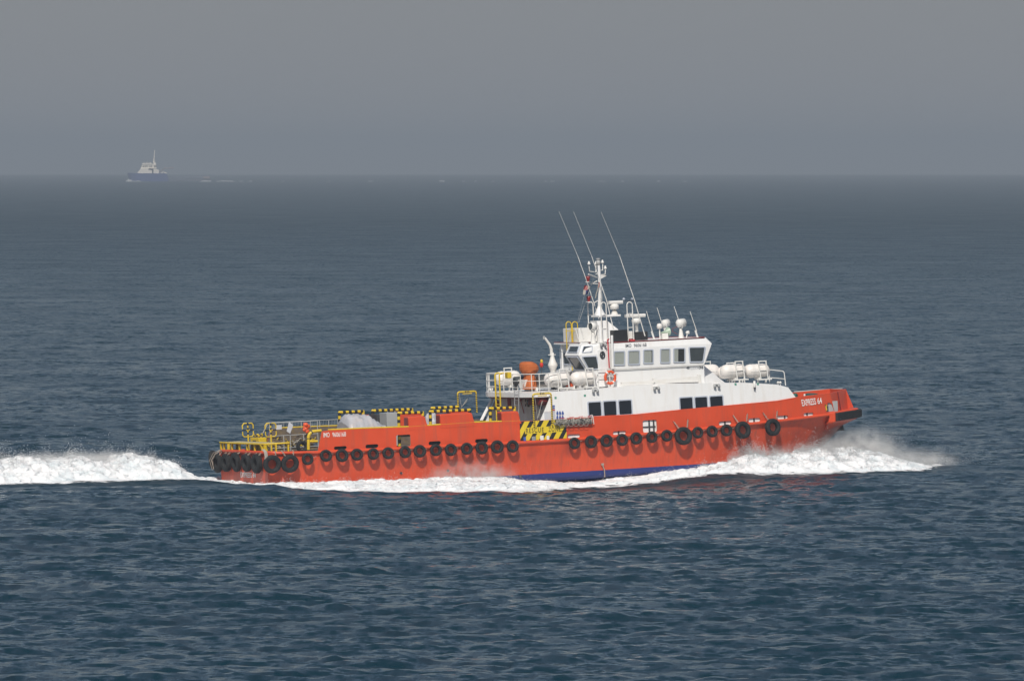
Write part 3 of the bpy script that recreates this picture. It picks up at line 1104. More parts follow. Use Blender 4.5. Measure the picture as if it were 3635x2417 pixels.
# ---- bow: bulwark turned in, gussets, push fender
def bow():
    e0, e1 = side(2948, 1396), side(2962, 1463)
    f0, f1 = at(3003, 1381, y=-1.0), at(3011, 1450, y=-1.0)
    for q in (-1, 1):
        mb = MB()
        pts = [(e1.x, q * 2.42, e1.z), (f1.x, q * 1.0, f1.z), (f0.x, q * 1.0, f0.z), (e0.x, q * 2.46, e0.z)]
        mb.add(pts + [(p[0] - 0.05, p[1] - q * 0.05, p[2]) for p in pts], [[0, 1, 2, 3], [7, 6, 5, 4], [0, 4, 5, 1], [1, 5, 6, 2], [2, 6, 7, 3], [3, 7, 4, 0]])
        mb.build('bow_bulwark', 'orange_red_paint', boat)
        # upright stiffener and lining strip on the angled plate
        m0, m1 = Vector(pts[0]).lerp(Vector(pts[1]), 0.42), Vector(pts[3]).lerp(Vector(pts[2]), 0.42)
        MB().tube([m0 + Vector((0.03, q * 0.03, 0)), m1 + Vector((0.03, q * 0.03, -0.02))], 0.03, 6).build('bow_stiffener', 'maroon_paint', boat)
        g = at(3029, 1445, y=-1.0)
        mb = MB().prism([(f0.x - 0.02, f0.z), (f1.x - 0.02, f1.z), (g.x, g.z)], q * 0.98, q * 1.02)
        mb.build('bow_gusset', 'orange_red_paint', boat)
    MB().add([(f1.x, -1, f1.z), (f1.x, 1, f1.z), (f0.x, 1, f0.z), (f0.x, -1, f0.z)] + [(f1.x - 0.05, -1, f1.z), (f1.x - 0.05, 1, f1.z), (f0.x - 0.05, 1, f0.z), (f0.x - 0.05, -1, f0.z)],
             [[0, 1, 2, 3], [7, 6, 5, 4], [0, 4, 5, 1], [2, 6, 7, 3], [0, 3, 7, 4], [1, 2, 6, 5]]).build('bow_bulwark', 'orange_red_paint', boat)
    # platform carrying the fender
    plan = [(33.45, 2.50), (33.72, 2.72), (35.60, 1.62), (35.86, 1.25)]
    full = [(x, -y) for x, y in plan] + [(x, y) for x, y in plan[::-1]]
    rings = []
    for z, inset in ((1.02, 0.25), (1.12, 0.04), (1.60, 0.0), (1.66, 0.05)):
        rings.append([(x - inset * (0.4 if x < 34 else 1.0), y * (1 - inset * 0.28), z + (x - 33.5) * 0.045) for x, y in full])
    MB().loft(rings).build('bow_platform', 'orange_red_paint', boat)
    # shaped underside joining the platform to the stem
    mb = MB().loft([[(34.9, 0.0 - 0.05, 0.55), (34.9, 0.05, 0.55), (34.4, 0.05, 0.5), (34.4, -0.05, 0.5)][::-1] if False else [(33.5, -1.6, 0.62), (35.1, -0.15, 0.72), (35.1, 0.15, 0.72), (33.5, 1.6, 0.62)],
                    [(33.47, -2.35, 1.04), (35.45, -1.4, 1.12), (35.45, 1.4, 1.12), (33.47, 2.35, 1.04)]])
    mb.build('bow_knuckle', 'orange_red_paint', boat)
    # rubber fender: starboard, front and port lengths
    def rub(pa, pb, za, zb):
        mb = MB()
        a, b = Vector((pa[0], pa[1], za)), Vector((pb[0], pb[1], zb))
        u = (b - a).normalized()
        nrm = Vector((u.y, -u.x, 0)).normalized()
        sec = [(0, -0.22), (0.12, -0.22), (0.17, -0.17), (0.17, 0.17), (0.12, 0.22), (0, 0.22)]
        mb.loft([[a + nrm * s_ + Vector((0, 0, h)) for s_, h in sec], [b + nrm * s_ + Vector((0, 0, h)) for s_, h in sec]])
        return mb.build('bow_fender', 'black_rubber', boat)
    rub((33.76, -2.70), (35.60, -1.62), 1.38, 1.47)
    rub((35.60, -1.62), (35.87, -1.25), 1.47, 1.48)
    rub((35.87, -1.25), (35.87, 1.25), 1.48, 1.48)
    rub((35.87, 1.25), (35.60, 1.62), 1.48, 1.47)
    rub((35.60, 1.62), (33.76, 2.70), 1.47, 1.38)
    # anchor pad under the knuckle
    p = at(2986, 1522, y=0)
    MB().prism([(p.x - 0.24, p.z - 0.10), (p.x + 0.02, p.z + 0.30), (p.x + 0.09, p.z + 0.02), (p.x + 0.12, p.z - 0.10)], -0.16, 0.16).build('stem_pad', 'black_rubber', boat)


bow()
# grey and dark backing added to darken the hawse opening, plus a yellow pipe
p = side(2944, 1446)
MB().box((p.x - 0.05, -half_breadth(p.x) + 0.08, 1.5), (p.x + 0.55, -half_breadth(p.x) + 0.14, 2.25)).build('hawse_backing', 'grey_metal', boat)
MB().box((p.x - 0.22, -half_breadth(p.x) + 0.075, 1.55), (p.x - 0.02, -half_breadth(p.x) + 0.13, 2.0)).build('backing_and_roller', 'dark_metal', boat)  # dark backing in place of the shade inside the hole
MB().tube([(p.x - 0.18, -half_breadth(p.x) + 0.07, 2.1), (p.x - 0.15, -half_breadth(p.x) + 0.07, 1.75)], 0.05, 8).build('backing_and_roller', 'yellow_paint', boat)
# white draught mark and scrape on the flare
for pa, pb, w in (((2691, 1560), (2696, 1549), 0.05), ((2687, 1570), (2691, 1560), 0.025), ((2717, 1566), (2724, 1598), 0.012)):
    a, b = side(*pa), side(*pb)
    a.y += 0.42; b.y += 0.36
    MB().tube([a, a.lerp(b, 0.5) + Vector((0.02, 0, 0)), b], w, 5).build('hull_scrape', 'white_print', boat)
# small drain outlets low on the side
for px, py in ((1430, 1679), (1596, 1670), (1855, 1690)):
    p = side(px, py); p.y += 0.27
    MB().tube([p + Vector((0, 0.1, 0)), p + Vector((0, -0.06, 0))], 0.07, 10).build('drain_outlet', 'dark_metal', boat)
p = side(2144, 1648); p.y += 0.22
MB().tube([p, p + Vector((0.1, -0.02, -0.3)), p + Vector((0.14, 0.05, -0.7))], 0.03, 6).box((p.x - 0.06, p.y - 0.04, p.z - 0.05), (p.x + 0.08, p.y + 0.04, p.z + 0.06)).build('cooling_outlet', 'chain_steel', boat)

# port bow rail and the windlass it shows
pr = [at(2818, 1391, y=2.85), at(2900, 1385, y=2.45), at(2990, 1380, y=1.05)]
mb = MB().tube(pr, 0.045, 6)
for p in (pr[0].lerp(pr[1], 0.3), pr[0].lerp(pr[1], 0.75), pr[1].lerp(pr[2], 0.3), pr[1].lerp(pr[2], 0.8)):
    mb.tube([p, p - Vector((0, 0, 0.5))], 0.03, 6)
mb.build('bow_rail', 'grey_metal', boat)
mb = MB()
for a_, b_ in zip(pr[:-1], pr[1:]):
    a2, b2 = a_ - Vector((0, 0.03, 0.07)), b_ - Vector((0, 0.03, 0.07))
    mb.add([a2, b2, b2 - Vector((0, 0, 0.75)), a2 - Vector((0, 0, 0.75))], [[0, 1, 2, 3]])
mb.build('bow_lining', 'cream_inner', boat)
wx = at(2880, 1402, y=0.2)
mb = MB().box((wx.x - 0.35, -0.5, 1.5), (wx.x + 0.35, 0.8, wx.z - 0.1), bev=0.03).tube([(wx.x, -0.4, wx.z - 0.1), (wx.x, 0.7, wx.z - 0.1)], 0.2, 12)
mb.build('windlass', 'winch_green', boat)
MB().tube([(wx.x - 0.9, 0.4, 1.5), (wx.x - 0.9, 0.4, wx.z + 0.05)], 0.16, 10).blob((wx.x - 0.9, 0.4, wx.z + 0.05), (0.16, 0.16, 0.1)).build('capstan', 'winch_green', boat)
p = at(2856, 1403, y=-0.5)
MB().tube([(p.x, p.y, 1.5), p], 0.05, 8).blob(p, (0.06, 0.06, 0.08)).build('deck_vent', 'white_gear', boat)

# ---- main deck house (lower white tier)
HOUSE_TOP = [(1905, 1393), (1948, 1391), (2155, 1378), (2260, 1367), (2495, 1359), (2640, 1358), (2700, 1361), (2760, 1365), (2798, 1375)]


def hs_(px, py):
    y = -3.5
    for _ in range(10):
        p = at(px, py, y=y); y = -(half_breadth(p.x) - 0.05 - max(0, p.z - 2.4) * 0.06)
    return at(px, py, y=y)


def house():
    top = [hs_(*p) for p in HOUSE_TOP[1:]]
    fr = hs_(2826, 1412)
    for q in (-1, 1):
        outl = [(at(1909, 1493, y=-3.6).x, 1.95), (at(1948, 1418, y=-3.6).x, at(1948, 1418, y=-3.6).z)] + [(p.x, p.z) for p in top] + [(fr.x, fr.z)] + [(x, 2.0 + max(0, x - 24) * 0.05) for x in np.linspace(fr.x - 0.05, 16.5, 30)]
        tr_, pts_ = tess(outl, [])
        bm = bmesh.new()
        vv = [bm.verts.new((p[0], 0, p[1])) for p in pts_]
        for t in tr_:
            try: bm.faces.new([vv[i] for i in t])
            except ValueError: pass
        for x in np.arange(15.5, 32, 0.5):
            bmesh.ops.bisect_plane(bm, geom=list(bm.verts) + list(bm.edges) + list(bm.faces), plane_co=(x, 0, 0), plane_no=(1, 0, 0))
        ex = bmesh.ops.extrude_face_region(bm, geom=list(bm.faces))
        for v in ex['geom']:
            if isinstance(v, bmesh.types.BMVert): v.co.y = 0.06
        for v in bm.verts:
            v.co.y = q * (half_breadth(v.co.x) - 0.05 - max(0, v.co.z - 2.4) * 0.06 - v.co.y)
        mb = MB(); mb.addbm(bm)
        mb.build('house_side', 'white_paint', boat)
    # roof of the tier = upper deck, with the after overhang
    zt = lambda x: float(np.interp(x, [p.x for p in top], [p.z for p in top]))
    xs_ = np.linspace(16.3, top[-1].x, 30)
    hb = lambda x: half_breadth(x) - 0.05 - (zt(x) - 2.4) * 0.06
    v_ = [(x, hb(x) - 0.01, zt(x) - 0.01) for x in xs_] + [(x, -hb(x) + 0.01, zt(x) - 0.01) for x in xs_[::-1]]
    n_ = len(xs_)
    MB().add(v_, [[i, i + 1, 2 * n_ - 2 - i, 2 * n_ - 1 - i] for i in range(n_ - 1)]).build('upper_deck', 'white_paint', boat)
    xf = top[-1].x
    # raked front
    MB().add([(xf, -hb(xf), zt(xf)), (xf, hb(xf), zt(xf)), (fr.x, half_breadth(fr.x) - 0.06, fr.z - 0.5), (fr.x, -half_breadth(fr.x) + 0.06, fr.z - 0.5)], [[0, 1, 2, 3]]).build('house_front', 'white_paint', boat)
    # overhanging after end with rounded shoulders
    plan = [(16.4, -3.60), (15.85, -3.50), (15.55, -3.15), (15.25, -2.2)]
    plan = plan + [(x, -y) for x, y in plan[::-1]]
    za = zt(16.4)
    MB().slab(plan, za - 0.26, za - 0.012).build('overhang', 'white_paint', boat)
    MB().slab([(x + 0.12, y * 0.97) for x, y in plan], za - 0.34, za - 0.263).build('overhang_beam', 'maroon_paint', boat)
    # after wall
    MB().box((16.4, -3.55, rub_z(16) - 0.03), (16.46, 3.55, za - 0.264)).build('house_after_wall', 'white_paint', boat)
    return zt


ZT = house()
for d_ in (0.0, 0.13):
    MB().tube([at(1751 + d_ * 40, 1404, y=3.58 - d_), at(1706 + d_ * 40, 1492, y=3.58 - d_)], 0.05, 8).build('wing_strut', 'white_paint', boat)
UD = ZT(17.0)


# after wall fittings: doors, signs, fire gear (y measured across the wall)
def wall_y(px):
    lo, hi = -3.5, 3.5
    for _ in range(30):
        m_ = (lo + hi) / 2
        p = M_SHIP @ Vector((16.38, m_, 2.6))
        d = p - _CAM
        if 1817.5 + FPX * d.x / d.dot(_FW) > px: lo = m_
        else: hi = m_
    return lo


def wall_z(px, py):
    return at(px, py, x=16.38).z


def wall_item(name, m, pxa, pya, pxb, pyb, d=0.03):
    ya, yb = wall_y(pxa), wall_y(pxb)
    za, zb = wall_z((pxa + pxb) / 2, pya), wall_z((pxa + pxb) / 2, pyb)
    return MB().box((16.398 - d, min(ya, yb), min(za, zb)), (16.398, max(ya, yb), max(za, zb)), bev=min(d * 0.4, 0.01)).build(name, m, boat)


door = wall_item('door', 'white_gear', 1870, 1420, 1887, 1486, 0.05)
door2 = wall_item('door', 'white_gear', 1897, 1422, 1920, 1488, 0.05)
for px, py in ((1880, 1431), (1920, 1430)):
    p = Vector((16.33, wall_y(px), wall_z(px, py)))
    MB().lathe([(0.0, 0.03), (0.2, 0.03), (0.2, 0.0)], Matrix.Translation(p) @ Matrix.Rotation(-math.pi / 2, 4, 'Y'), 14).build('porthole', 'dark_glass', boat)
wall_item('fire_cabinet', 'red_print', 1806, 1415, 1814, 1443, 0.08)
wall_item('fire_cabinet', 'red_print', 1751, 1424, 1771, 1447, 0.1)
wall_item('wall_sign', 'grey_print', 1873, 1455, 1882, 1464, 0.02)
wall_item('wall_sign', 'grey_print', 1875, 1468, 1880, 1478, 0.02)
wall_item('wall_sign', 'blue_print', 1876, 1481, 1884, 1486, 0.02)
wall_item('wall_sign', 'red_print', 1876, 1442, 1881, 1449, 0.02)
wall_item('wall_sign', 'red_print', 1897, 1455, 1907, 1459, 0.07)
wall_item('wall_sign', 'blue_print', 1918, 1440, 1923, 1452, 0.07)
for px, a, b in ((1866, 1415, 1426), (1866, 1434, 1443)):
    wall_item('door_hinge', 'dark_metal', px, a, px + 2, b, 0.05)
ya, yb = wall_y(1852), wall_y(1863)
MB().tube([(16.33, ya, wall_z(1852, 1420)), (16.33, yb, wall_z(1863, 1466))], 0.025, 6).box((16.30, ya - 0.12, wall_z(1852, 1420) - 0.05), (16.36, ya + 0.1, wall_z(1852, 1420) + 0.06)).build('fire_axe', 'red_print', boat)
# maroon trunk under the overhang by the starboard door
MB().box((15.9, -3.38, UD - 0.72), (16.39, -1.7, UD - 0.345), bev=0.1).build('cable_trunk', 'maroon_paint', boat)


# ---- windows of the lower tier
def house_window(px0, py0, px1, py1):
    a, b = hs_(px0, py1), hs_(px1, py0)
    y = -(half_breadth((a.x + b.x) / 2) - 0.05)
    x0, x1, z0, z1 = a.x, b.x, min(a.z, b.z) - 0.06, max(a.z, b.z)

    def P(x, z, off):
        return (x, -(half_breadth(x) - 0.05 - max(0, z - 2.4) * 0.06) - off, z)
    out, inn = rounded(x0, z0, x1, z1, 0.09, 3), rounded(x0 + 0.065, z0 + 0.065, x1 - 0.065, z1 - 0.065, 0.06, 3)
    n_ = len(out)
    mb = MB()
    mb.add([P(p[0], p[1], 0.03) for p in out] + [P(p[0], p[1], 0.03) for p in inn] + [P(p[0], p[1], -0.01) for p in out] + [P(p[0], p[1], 0.005) for p in inn],
           [[i, (i + 1) % n_, n_ + (i + 1) % n_, n_ + i] for i in range(n_)] + [[i, 2 * n_ + i, 2 * n_ + (i + 1) % n_, (i + 1) % n_] for i in range(n_)] + [[n_ + i, n_ + (i + 1) % n_, 3 * n_ + (i + 1) % n_, 3 * n_ + i] for i in range(n_)])
    w = mb.build('window', 'grey_frame', boat)
    MB().add([P(p[0], p[1], 0.008) for p in inn], [list(range(n_))]).build('pane', 'dark_glass', w)


for r_ in ((2087, 1422, 2135, 1478), (2141, 1419, 2189, 1476), (2195, 1416, 2243, 1472), (2412, 1406, 2460, 1458), (2465, 1404, 2512, 1453), (2518, 1401, 2567, 1447)):
    house_window(*r_)


# ---- lamps on the house side
def twin_lamp(px, py, y=None):
    p = hs_(px, py) if y is None else at(px, py, y=y)
    mb = MB().box((p.x - 0.16, p.y - 0.12, p.z + 0.04), (p.x + 0.16, p.y + 0.02, p.z + 0.09))
    for k in (-0.12, 0.12):
        m_ = Matrix.Translation(p + Vector((k, -0.12, 0))) @ Matrix.Rotation(math.radians(160), 4, 'X')
        mb.lathe([(0.0, -0.06), (0.05, -0.06), (0.075, 0.02), (0.075, 0.12), (0.0, 0.13)], m_, 10, 1)
    mb.build('twin_lamp', ['white_gear', 'grey_metal'], boat)


for px, py in ((2110, 1385), (2327, 1376), (2541, 1367)):
    twin_lamp(px, py)
p = hs_(2675, 1365)
MB().lathe([(0.0, 0.2), (0.06, 0.2), (0.07, -0.1), (0.05, -0.16), (0, -0.16)], Matrix.Translation(p + Vector((0, -0.12, 0))), 10).lathe([(0.05, -0.161), (0.055, -0.24), (0, -0.26)], Matrix.Translation(p + Vector((0, -0.12, 0))), 10, 1).build('side_lamp', ['white_gear', 'dark_metal'], boat)
for px, py in ((1972, 1412), (2076, 1404), (2611, 1364), (2690, 1363)):
    p = hs_(px, py)
    MB().box((p.x - 0.06, p.y - 0.012, p.z - 0.06), (p.x + 0.06, p.y - 0.002, p.z + 0.06)).build('exit_sign', 'green_print', boat)


# ---- notices by the rescue zone
def notice(px0, py0, px1, py1, m):
    a, b = hs_(px0, py1), hs_(px1, py0)
    MB().box((a.x, a.y - 0.016, a.z), (b.x, a.y - 0.006, b.z)).build('notice', m, boat)


notice(1933, 1461, 1970, 1492, 'pale_print')
notice(1933, 1459, 1971, 1461, 'red_print')
for r_ in ((1959, 1438, 1969, 1443, 'blue_print'), (1959, 1445, 1969, 1450, 'blue_print'), (1959, 1452, 1969, 1457, 'red_print')):
    notice(*r_)
for k in range(3):
    for j in range(2):
        notice(1975 + k * 9.5, 1463 + j * 15, 1981.5 + k * 9.5, 1471 + j * 15, 'blue_print')
        p = hs_(1978 + k * 9.5, 1461 + j * 15)
        MB().blob((p.x, p.y - 0.012, p.z), (0.045, 0.008, 0.045), sub=1).build('notice', 'blue_print', boat)


# ------------------------------------------------------------------ upper works
def face_pt(q, u, v, off):
    a, b, c, d = [Vector(p) for p in q]          # a,b bottom; d,c top
    p = (a * (1 - u) + b * u) * (1 - v) + (d * (1 - u) + c * u) * v
    nrm = (b - a).cross(d - a).normalized()
    return p + nrm * off


def face_window(q, pane_m, curtain=False, u0=0.0, u1=1.0, v0=0.0, v1=1.0, fr=0.06, r=0.07, half=None):
    """framed window lying on a four-cornered wall area q (bottom left, bottom right, top right, top left as seen from outside)"""
    a, b, c, d = [Vector(p) for p in q]
    w, h = ((b - a).length + (c - d).length) / 2, (d - a).length
    out = [(x / w, z / h) for x, z in rounded(0, 0, w, h, r, 3)]
    inn = [(x / w, z / h) for x, z in rounded(fr, fr, w - fr, h - fr, r * 0.7, 3)]
    n_ = len(out)
    mb = MB()
    mb.add([face_pt(q, *p, 0.05) for p in out] + [face_pt(q, *p, 0.05) for p in inn] + [face_pt(q, *p, -0.01) for p in out] + [face_pt(q, *p, 0.004) for p in inn],
           [[i, (i + 1) % n_, n_ + (i + 1) % n_, n_ + i] for i in range(n_)] + [[i, 2 * n_ + i, 2 * n_ + (i + 1) % n_, (i + 1) % n_] for i in range(n_)] + [[n_ + i, n_ + (i + 1) % n_, 3 * n_ + (i + 1) % n_, 3 * n_ + i] for i in range(n_)])
    wn_ = mb.build('window', 'grey_frame', boat)
    if curtain:
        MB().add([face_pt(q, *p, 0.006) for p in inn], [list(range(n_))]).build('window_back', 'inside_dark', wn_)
        mb = MB()
        ua, ub = (fr / w, 1 - fr / w) if half is None else half
        k = max(8, int((ub - ua) * w / 0.03))
        vs_ = []
        for i in range(k + 1):
            u = ua + (ub - ua) * i / k
            o_ = 0.018 + 0.008 * math.sin(i * 1.9)
            vs_ += [face_pt(q, u, fr / h, o_), face_pt(q, u, 1 - fr / h, o_)]
        mb.add(vs_, [[2 * i, 2 * i + 2, 2 * i + 3, 2 * i + 1] for i in range(k)], 0, True)
        mb.build('curtain', 'curtain', wn_)
        MB().add([face_pt(q, *p, 0.036) for p in inn], [list(range(n_))]).build('pane', 'clear_glass', wn_, None, False)
    else:
        MB().add([face_pt(q, *p, 0.012) for p in inn], [list(range(n_))]).build('pane', pane_m, wn_, None, False)
    return wn_


WY = 2.70   # half breadth of the wheelhouse


def wheelhouse():
    zd = 3.55
    # lower block with raked, chamfered front
    def ring(z, fx, cx, y, ax=19.35):
        return [(ax, -y, z), (26.0 - (4.6 - z) * 0.0, -y, z), (cx, -1.5, z), (fx, -0.6, z), (fx, 0.6, z), (cx, 1.5, z), (26.0, y, z), (ax, y, z)]
    MB().loft([ring(zd, 28.0, 27.75, WY - 0.035), ring(4.62, 26.55, 26.45, WY - 0.035)]).build('wheelhouse_base', 'white_paint', boat)
    # upper block with overhanging windows band and visor
    def up(z, ax, sx, cx, y):
        return [(ax, -y, z), (sx, -y, z), (cx, -1.5, z), (cx + 0.12, 0.0, z), (cx, 1.5, z), (sx, y, z), (ax, y, z)]
    MB().loft([up(4.58, 19.9, 25.98, 26.5, WY - 0.02), up(4.66, 19.85, 26.0, 26.55, WY + 0.02), up(5.74, 19.85, 26.49, 27.05, WY + 0.02), up(6.08, 19.9, 26.17, 26.7, WY - 0.08)]).build('wheelhouse_body', 'white_paint', boat)
    # ledge rail under the windows
    MB().tube([(20.0, -WY - 0.05, 4.62), (25.9, -WY - 0.05, 4.62)], 0.018, 6).build('ledge_rail', 'white_gear', boat)
    # roof edge gutter, dark red
    MB().tube([(19.9, -WY + 0.06, 6.09), (26.1, -WY + 0.06, 6.09), (26.65, -1.45, 6.09), (26.75, 0, 6.09), (26.65, 1.45, 6.09), (26.1, WY - 0.06, 6.09), (19.9, WY - 0.06, 6.09)], 0.03, 6).build('roof_gutter', 'maroon_paint', boat)
    y = -WY - 0.02

    def rect(px0, py0, px1, py1, px2=None, px3=None):
        # corners from the photo: bottom left, bottom right, top right, top left
        return [at(px2 or px0, py1, y=y), at(px3 or px1, py1 - 1.0, y=y), at(px1, py0 - 1.0, y=y), at(px0, py0, y=y)]
    for r_, half in (((2177, 1246, 2218, 1298), None), ((2228, 1243, 2271, 1296), None), ((2282, 1240, 2319, 1292), (0.1, 0.82)), ((2342, 1237, 2379, 1290), None), ((2389, 1235, 2432, 1288), (0.1, 0.42))):
        face_window(rect(*r_), 'clear_glass', True, half=half)
    face_window(rect(2443, 1231, 2505, 1287, 2447, 2496), 'bay_glass')
    # forward windows, raked
    fy = [(-2.55, -1.55), (-1.4, -0.05), (0.05, 1.4), (1.55, 2.55)]
    def fx(yv, z):
        t = (z - 4.66) / 1.08
        ay = abs(yv)
        lo = np.interp(ay, [0, 1.5, WY], [26.67, 26.55, 26.0]); hi = np.interp(ay, [0, 1.5, WY], [27.17, 27.05, 26.49])
        return lo + (hi - lo) * t
    for ya, yb in fy:
        face_window([(fx(ya, 4.8), ya, 4.8), (fx(yb, 4.8), yb, 4.8), (fx(yb, 5.6), yb, 5.6), (fx(ya, 5.6), ya, 5.6)], 'bay_glass')
    for ya in (0.7,):
        face_window([(19.85, 2.2, 4.9), (19.85, 0.6, 4.9), (19.85, 0.6, 5.6), (19.85, 2.2, 5.6)], 'bay_glass')


wheelhouse()


# ---- after control bay on the starboard corner
def bay():
    # plan rings: roof, knuckle, foot; corners: inner after, outer after, outer forward, inner forward
    roof = [(18.85, -0.95, 6.06), (18.88, -2.50, 6.06), (19.9, -2.72, 6.06), (19.9, -0.95, 6.06)]
    knuc = [(18.55, -0.90, 5.50), (18.60, -2.62, 5.50), (19.9, -2.80, 5.50), (19.9, -0.90, 5.50)]
    foot = [(19.22, -0.95, 4.50), (19.26, -2.52, 4.50), (19.95, -2.74, 4.50), (19.9, -0.95, 4.50)]
    base = [(19.30, -0.98, 3.56), (19.32, -2.48, 3.56), (19.95, -2.70, 3.56), (19.9, -0.98, 3.56)]
    MB().loft([base, foot, knuc, roof]).build('control_bay', 'white_paint', boat)

    def sub(f, g, u0, u1, v0, v1):
        # f lower edge pair, g upper edge pair as seen from outside, left to right
        q = [Vector(f[0]), Vector(f[1]), Vector(g[1]), Vector(g[0])]
        return [face_pt(q, u0, v0, 0), face_pt(q, u1, v0, 0), face_pt(q, u1, v1, 0), face_pt(q, u0, v1, 0)]
    A_f, A_k, A_r = (foot[0], foot[1]), (knuc[0], knuc[1]), (roof[0], roof[1])
    B_f, B_k, B_r = (foot[1], foot[2]), (knuc[1], knuc[2]), (roof[1], roof[2])
    face_window(sub(A_f, A_k, 0.10, 0.92, 0.2, 0.94), 'bay_glass', fr=0.05)
    face_window(sub(B_f, B_k, 0.10, 0.78, 0.2, 0.94), 'bay_glass', fr=0.05)
    face_window(sub(A_k, A_r, 0.14, 0.88, 0.22, 0.84), 'bay_glass', fr=0.035, r=0.05)
    face_window(sub(B_k, B_r, 0.10, 0.58, 0.22, 0.84), 'bay_glass', fr=0.035, r=0.05)
    # slanting wiper arm / strut
    MB().tube([at(2011, 1252, y=-0.9), at(2046, 1305, y=-1.2)], 0.025, 6).build('window_strut', 'grey_metal', boat)


bay()
# door with porthole between bay and main windows, pipes beside it
p = at(2137, 1260, y=-WY - 0.03)
MB().box((p.x - 0.28, -WY - 0.075, 3.75), (p.x + 0.25, -WY - 0.03, 5.75), bev=0.02).build('side_door', 'white_paint', boat)
MB().lathe([(0.0, 0.02), (0.1, 0.02), (0.1, 0.035), (0.16, 0.035), (0.16, 0)], Matrix.Translation((p.x, -WY - 0.076, p.z)) @ Matrix.Rotation(math.pi / 2, 4, 'X') @ Matrix.Scale(1.35, 4, (0, 1, 0)), 16).build('porthole', 'bay_glass', boat)
p = at(2138, 1218, y=-WY - 0.03)
twin_lamp(2138, 1221, -WY - 0.05)
a, b = at(2157, 1206, y=-WY - 0.12), at(2163, 1306, y=-WY - 0.12)
MB().tube([a + Vector((0.12, 0.1, 0.02)), a, b], 0.04, 8).build('fire_pipe', 'red_print', boat)
a, b = at(2164, 1212, y=-WY - 0.12), at(2166, 1306, y=-WY - 0.12)
MB().tube([a, b], 0.035, 8).build('vent_pipe', 'white_gear', boat)
a, b = at(2172, 1190, y=-WY - 0.1), at(2176, 1310, y=-WY - 0.1)
MB().tube([a, b], 0.07, 8).build('corner_post', 'white_paint', boat)
# after edge of the wheelhouse: post, roof lip, yellow ladder
p0 = at(1994, 1216, y=1.9)
MB().tube([(p0.x, p0.y, p0.z), (p0.x, p0.y, 3.6)], 0.05, 8).build('corner_post', 'white_paint', boat)
MB().box((p0.x - 0.15, -0.9, 6.03), (19.95, 2.62, 6.12)).build('roof_lip', 'white_paint', boat)
MB().tube([(p0.x - 0.13, 2.6, 6.13), (p0.x - 0.13, -0.85, 6.13)], 0.03, 6).build('roof_gutter', 'maroon_paint', boat)


def ladder(name, a, b, across, w, rung, r, m, hoops=False):
    a, b, across = Vector(a), Vector(b), Vector(across)
    mb = MB()
    for s_ in (-0.5, 0.5):
        mb.tube([a + across * w * s_, b + across * w * s_], r, 6)
    L = (b - a).length
    k = int(L / rung)
    for i in range(1, k):
        p_ = a.lerp(b, i / k)
        mb.tube([p_ - across * w / 2, p_ + across * w / 2], r * 0.75, 6)
    return mb.build(name, m, boat)


lp = at(2012, 1330, y=0.55)
ladder('wall_ladder', (19.62, 0.35, 3.6), (19.62, 0.35, 6.1), (0, 1, 0), 0.45, 0.3, 0.03, 'yellow_paint')
for dy in (-0.02, 0.78):
    h = at(2018 + (0 if dy > 0 else 22), 1142, y=0.2 + 0)
for px in (2018, 2040):
    t = at(px, 1142, y=0.35)
    ring_ = [Vector((t.x - 0.155, t.y, 5.6))] + [Vector((t.x - 0.155 * math.cos(u), t.y, t.z - 0.155 + 0.155 * math.sin(u))) for u in np.linspace(0, math.pi, 9)] + [Vector((t.x + 0.155, t.y, 6.12))]
    MB().tube(ring_, 0.028, 6).tube([(t.x - 0.155, t.y, t.z - 0.5), (t.x + 0.155, t.y, t.z - 0.5)], 0.02, 6).build('ladder_hoop', 'yellow_paint', boat)

# folded gangway lying along the wheelhouse side
g0, g1, g2 = at(2205, 1363, y=-2.95), at(2478, 1335, y=-2.95), at(2478, 1357, y=-2.95)
g3 = at(2322, 1354, y=-2.95)
MB().prism([(g0.x, g0.z), (g2.x, g2.z + 0.02), (g1.x, g1.z), (g3.x, g3.z + 0.06), (g0.x, g0.z + 0.1)], -3.02, -2.88).build('folded_gangway', 'white_gear', boat)
MB().box((g1.x - 0.02, -3.06, g2.z - 0.12), (g1.x + 0.14, -2.84, g1.z + 0.08), bev=0.02).build('gangway_end', 'white_gear', boat)
MB().box((g3.x - 0.06, -3.05, g3.z - 0.05), (g3.x + 0.04, -2.85, g3.z + 0.18)).build('gangway_rest', 'white_gear', boat)
MB().tube([at(2200, 1366, y=-3.1), at(2475, 1361, y=-3.1)], 0.02, 6).build('side_handrail', 'white_gear', boat)


# ---- lettering on the wheelhouse
def wall_text(txt, pa, pb, height, y, name, m, bold=0.0, shear=0.0):
    a, b = at(*pa, y=y), at(*pb, y=y)
    mb = MB()
    text_mesh(txt, (b - a).length, height, mb, a, (b - a).normalized(), (0, 0, 1), (0, -1, 0), 0.012, bold=bold, shear=shear)
    mb.build(name, m, boat)


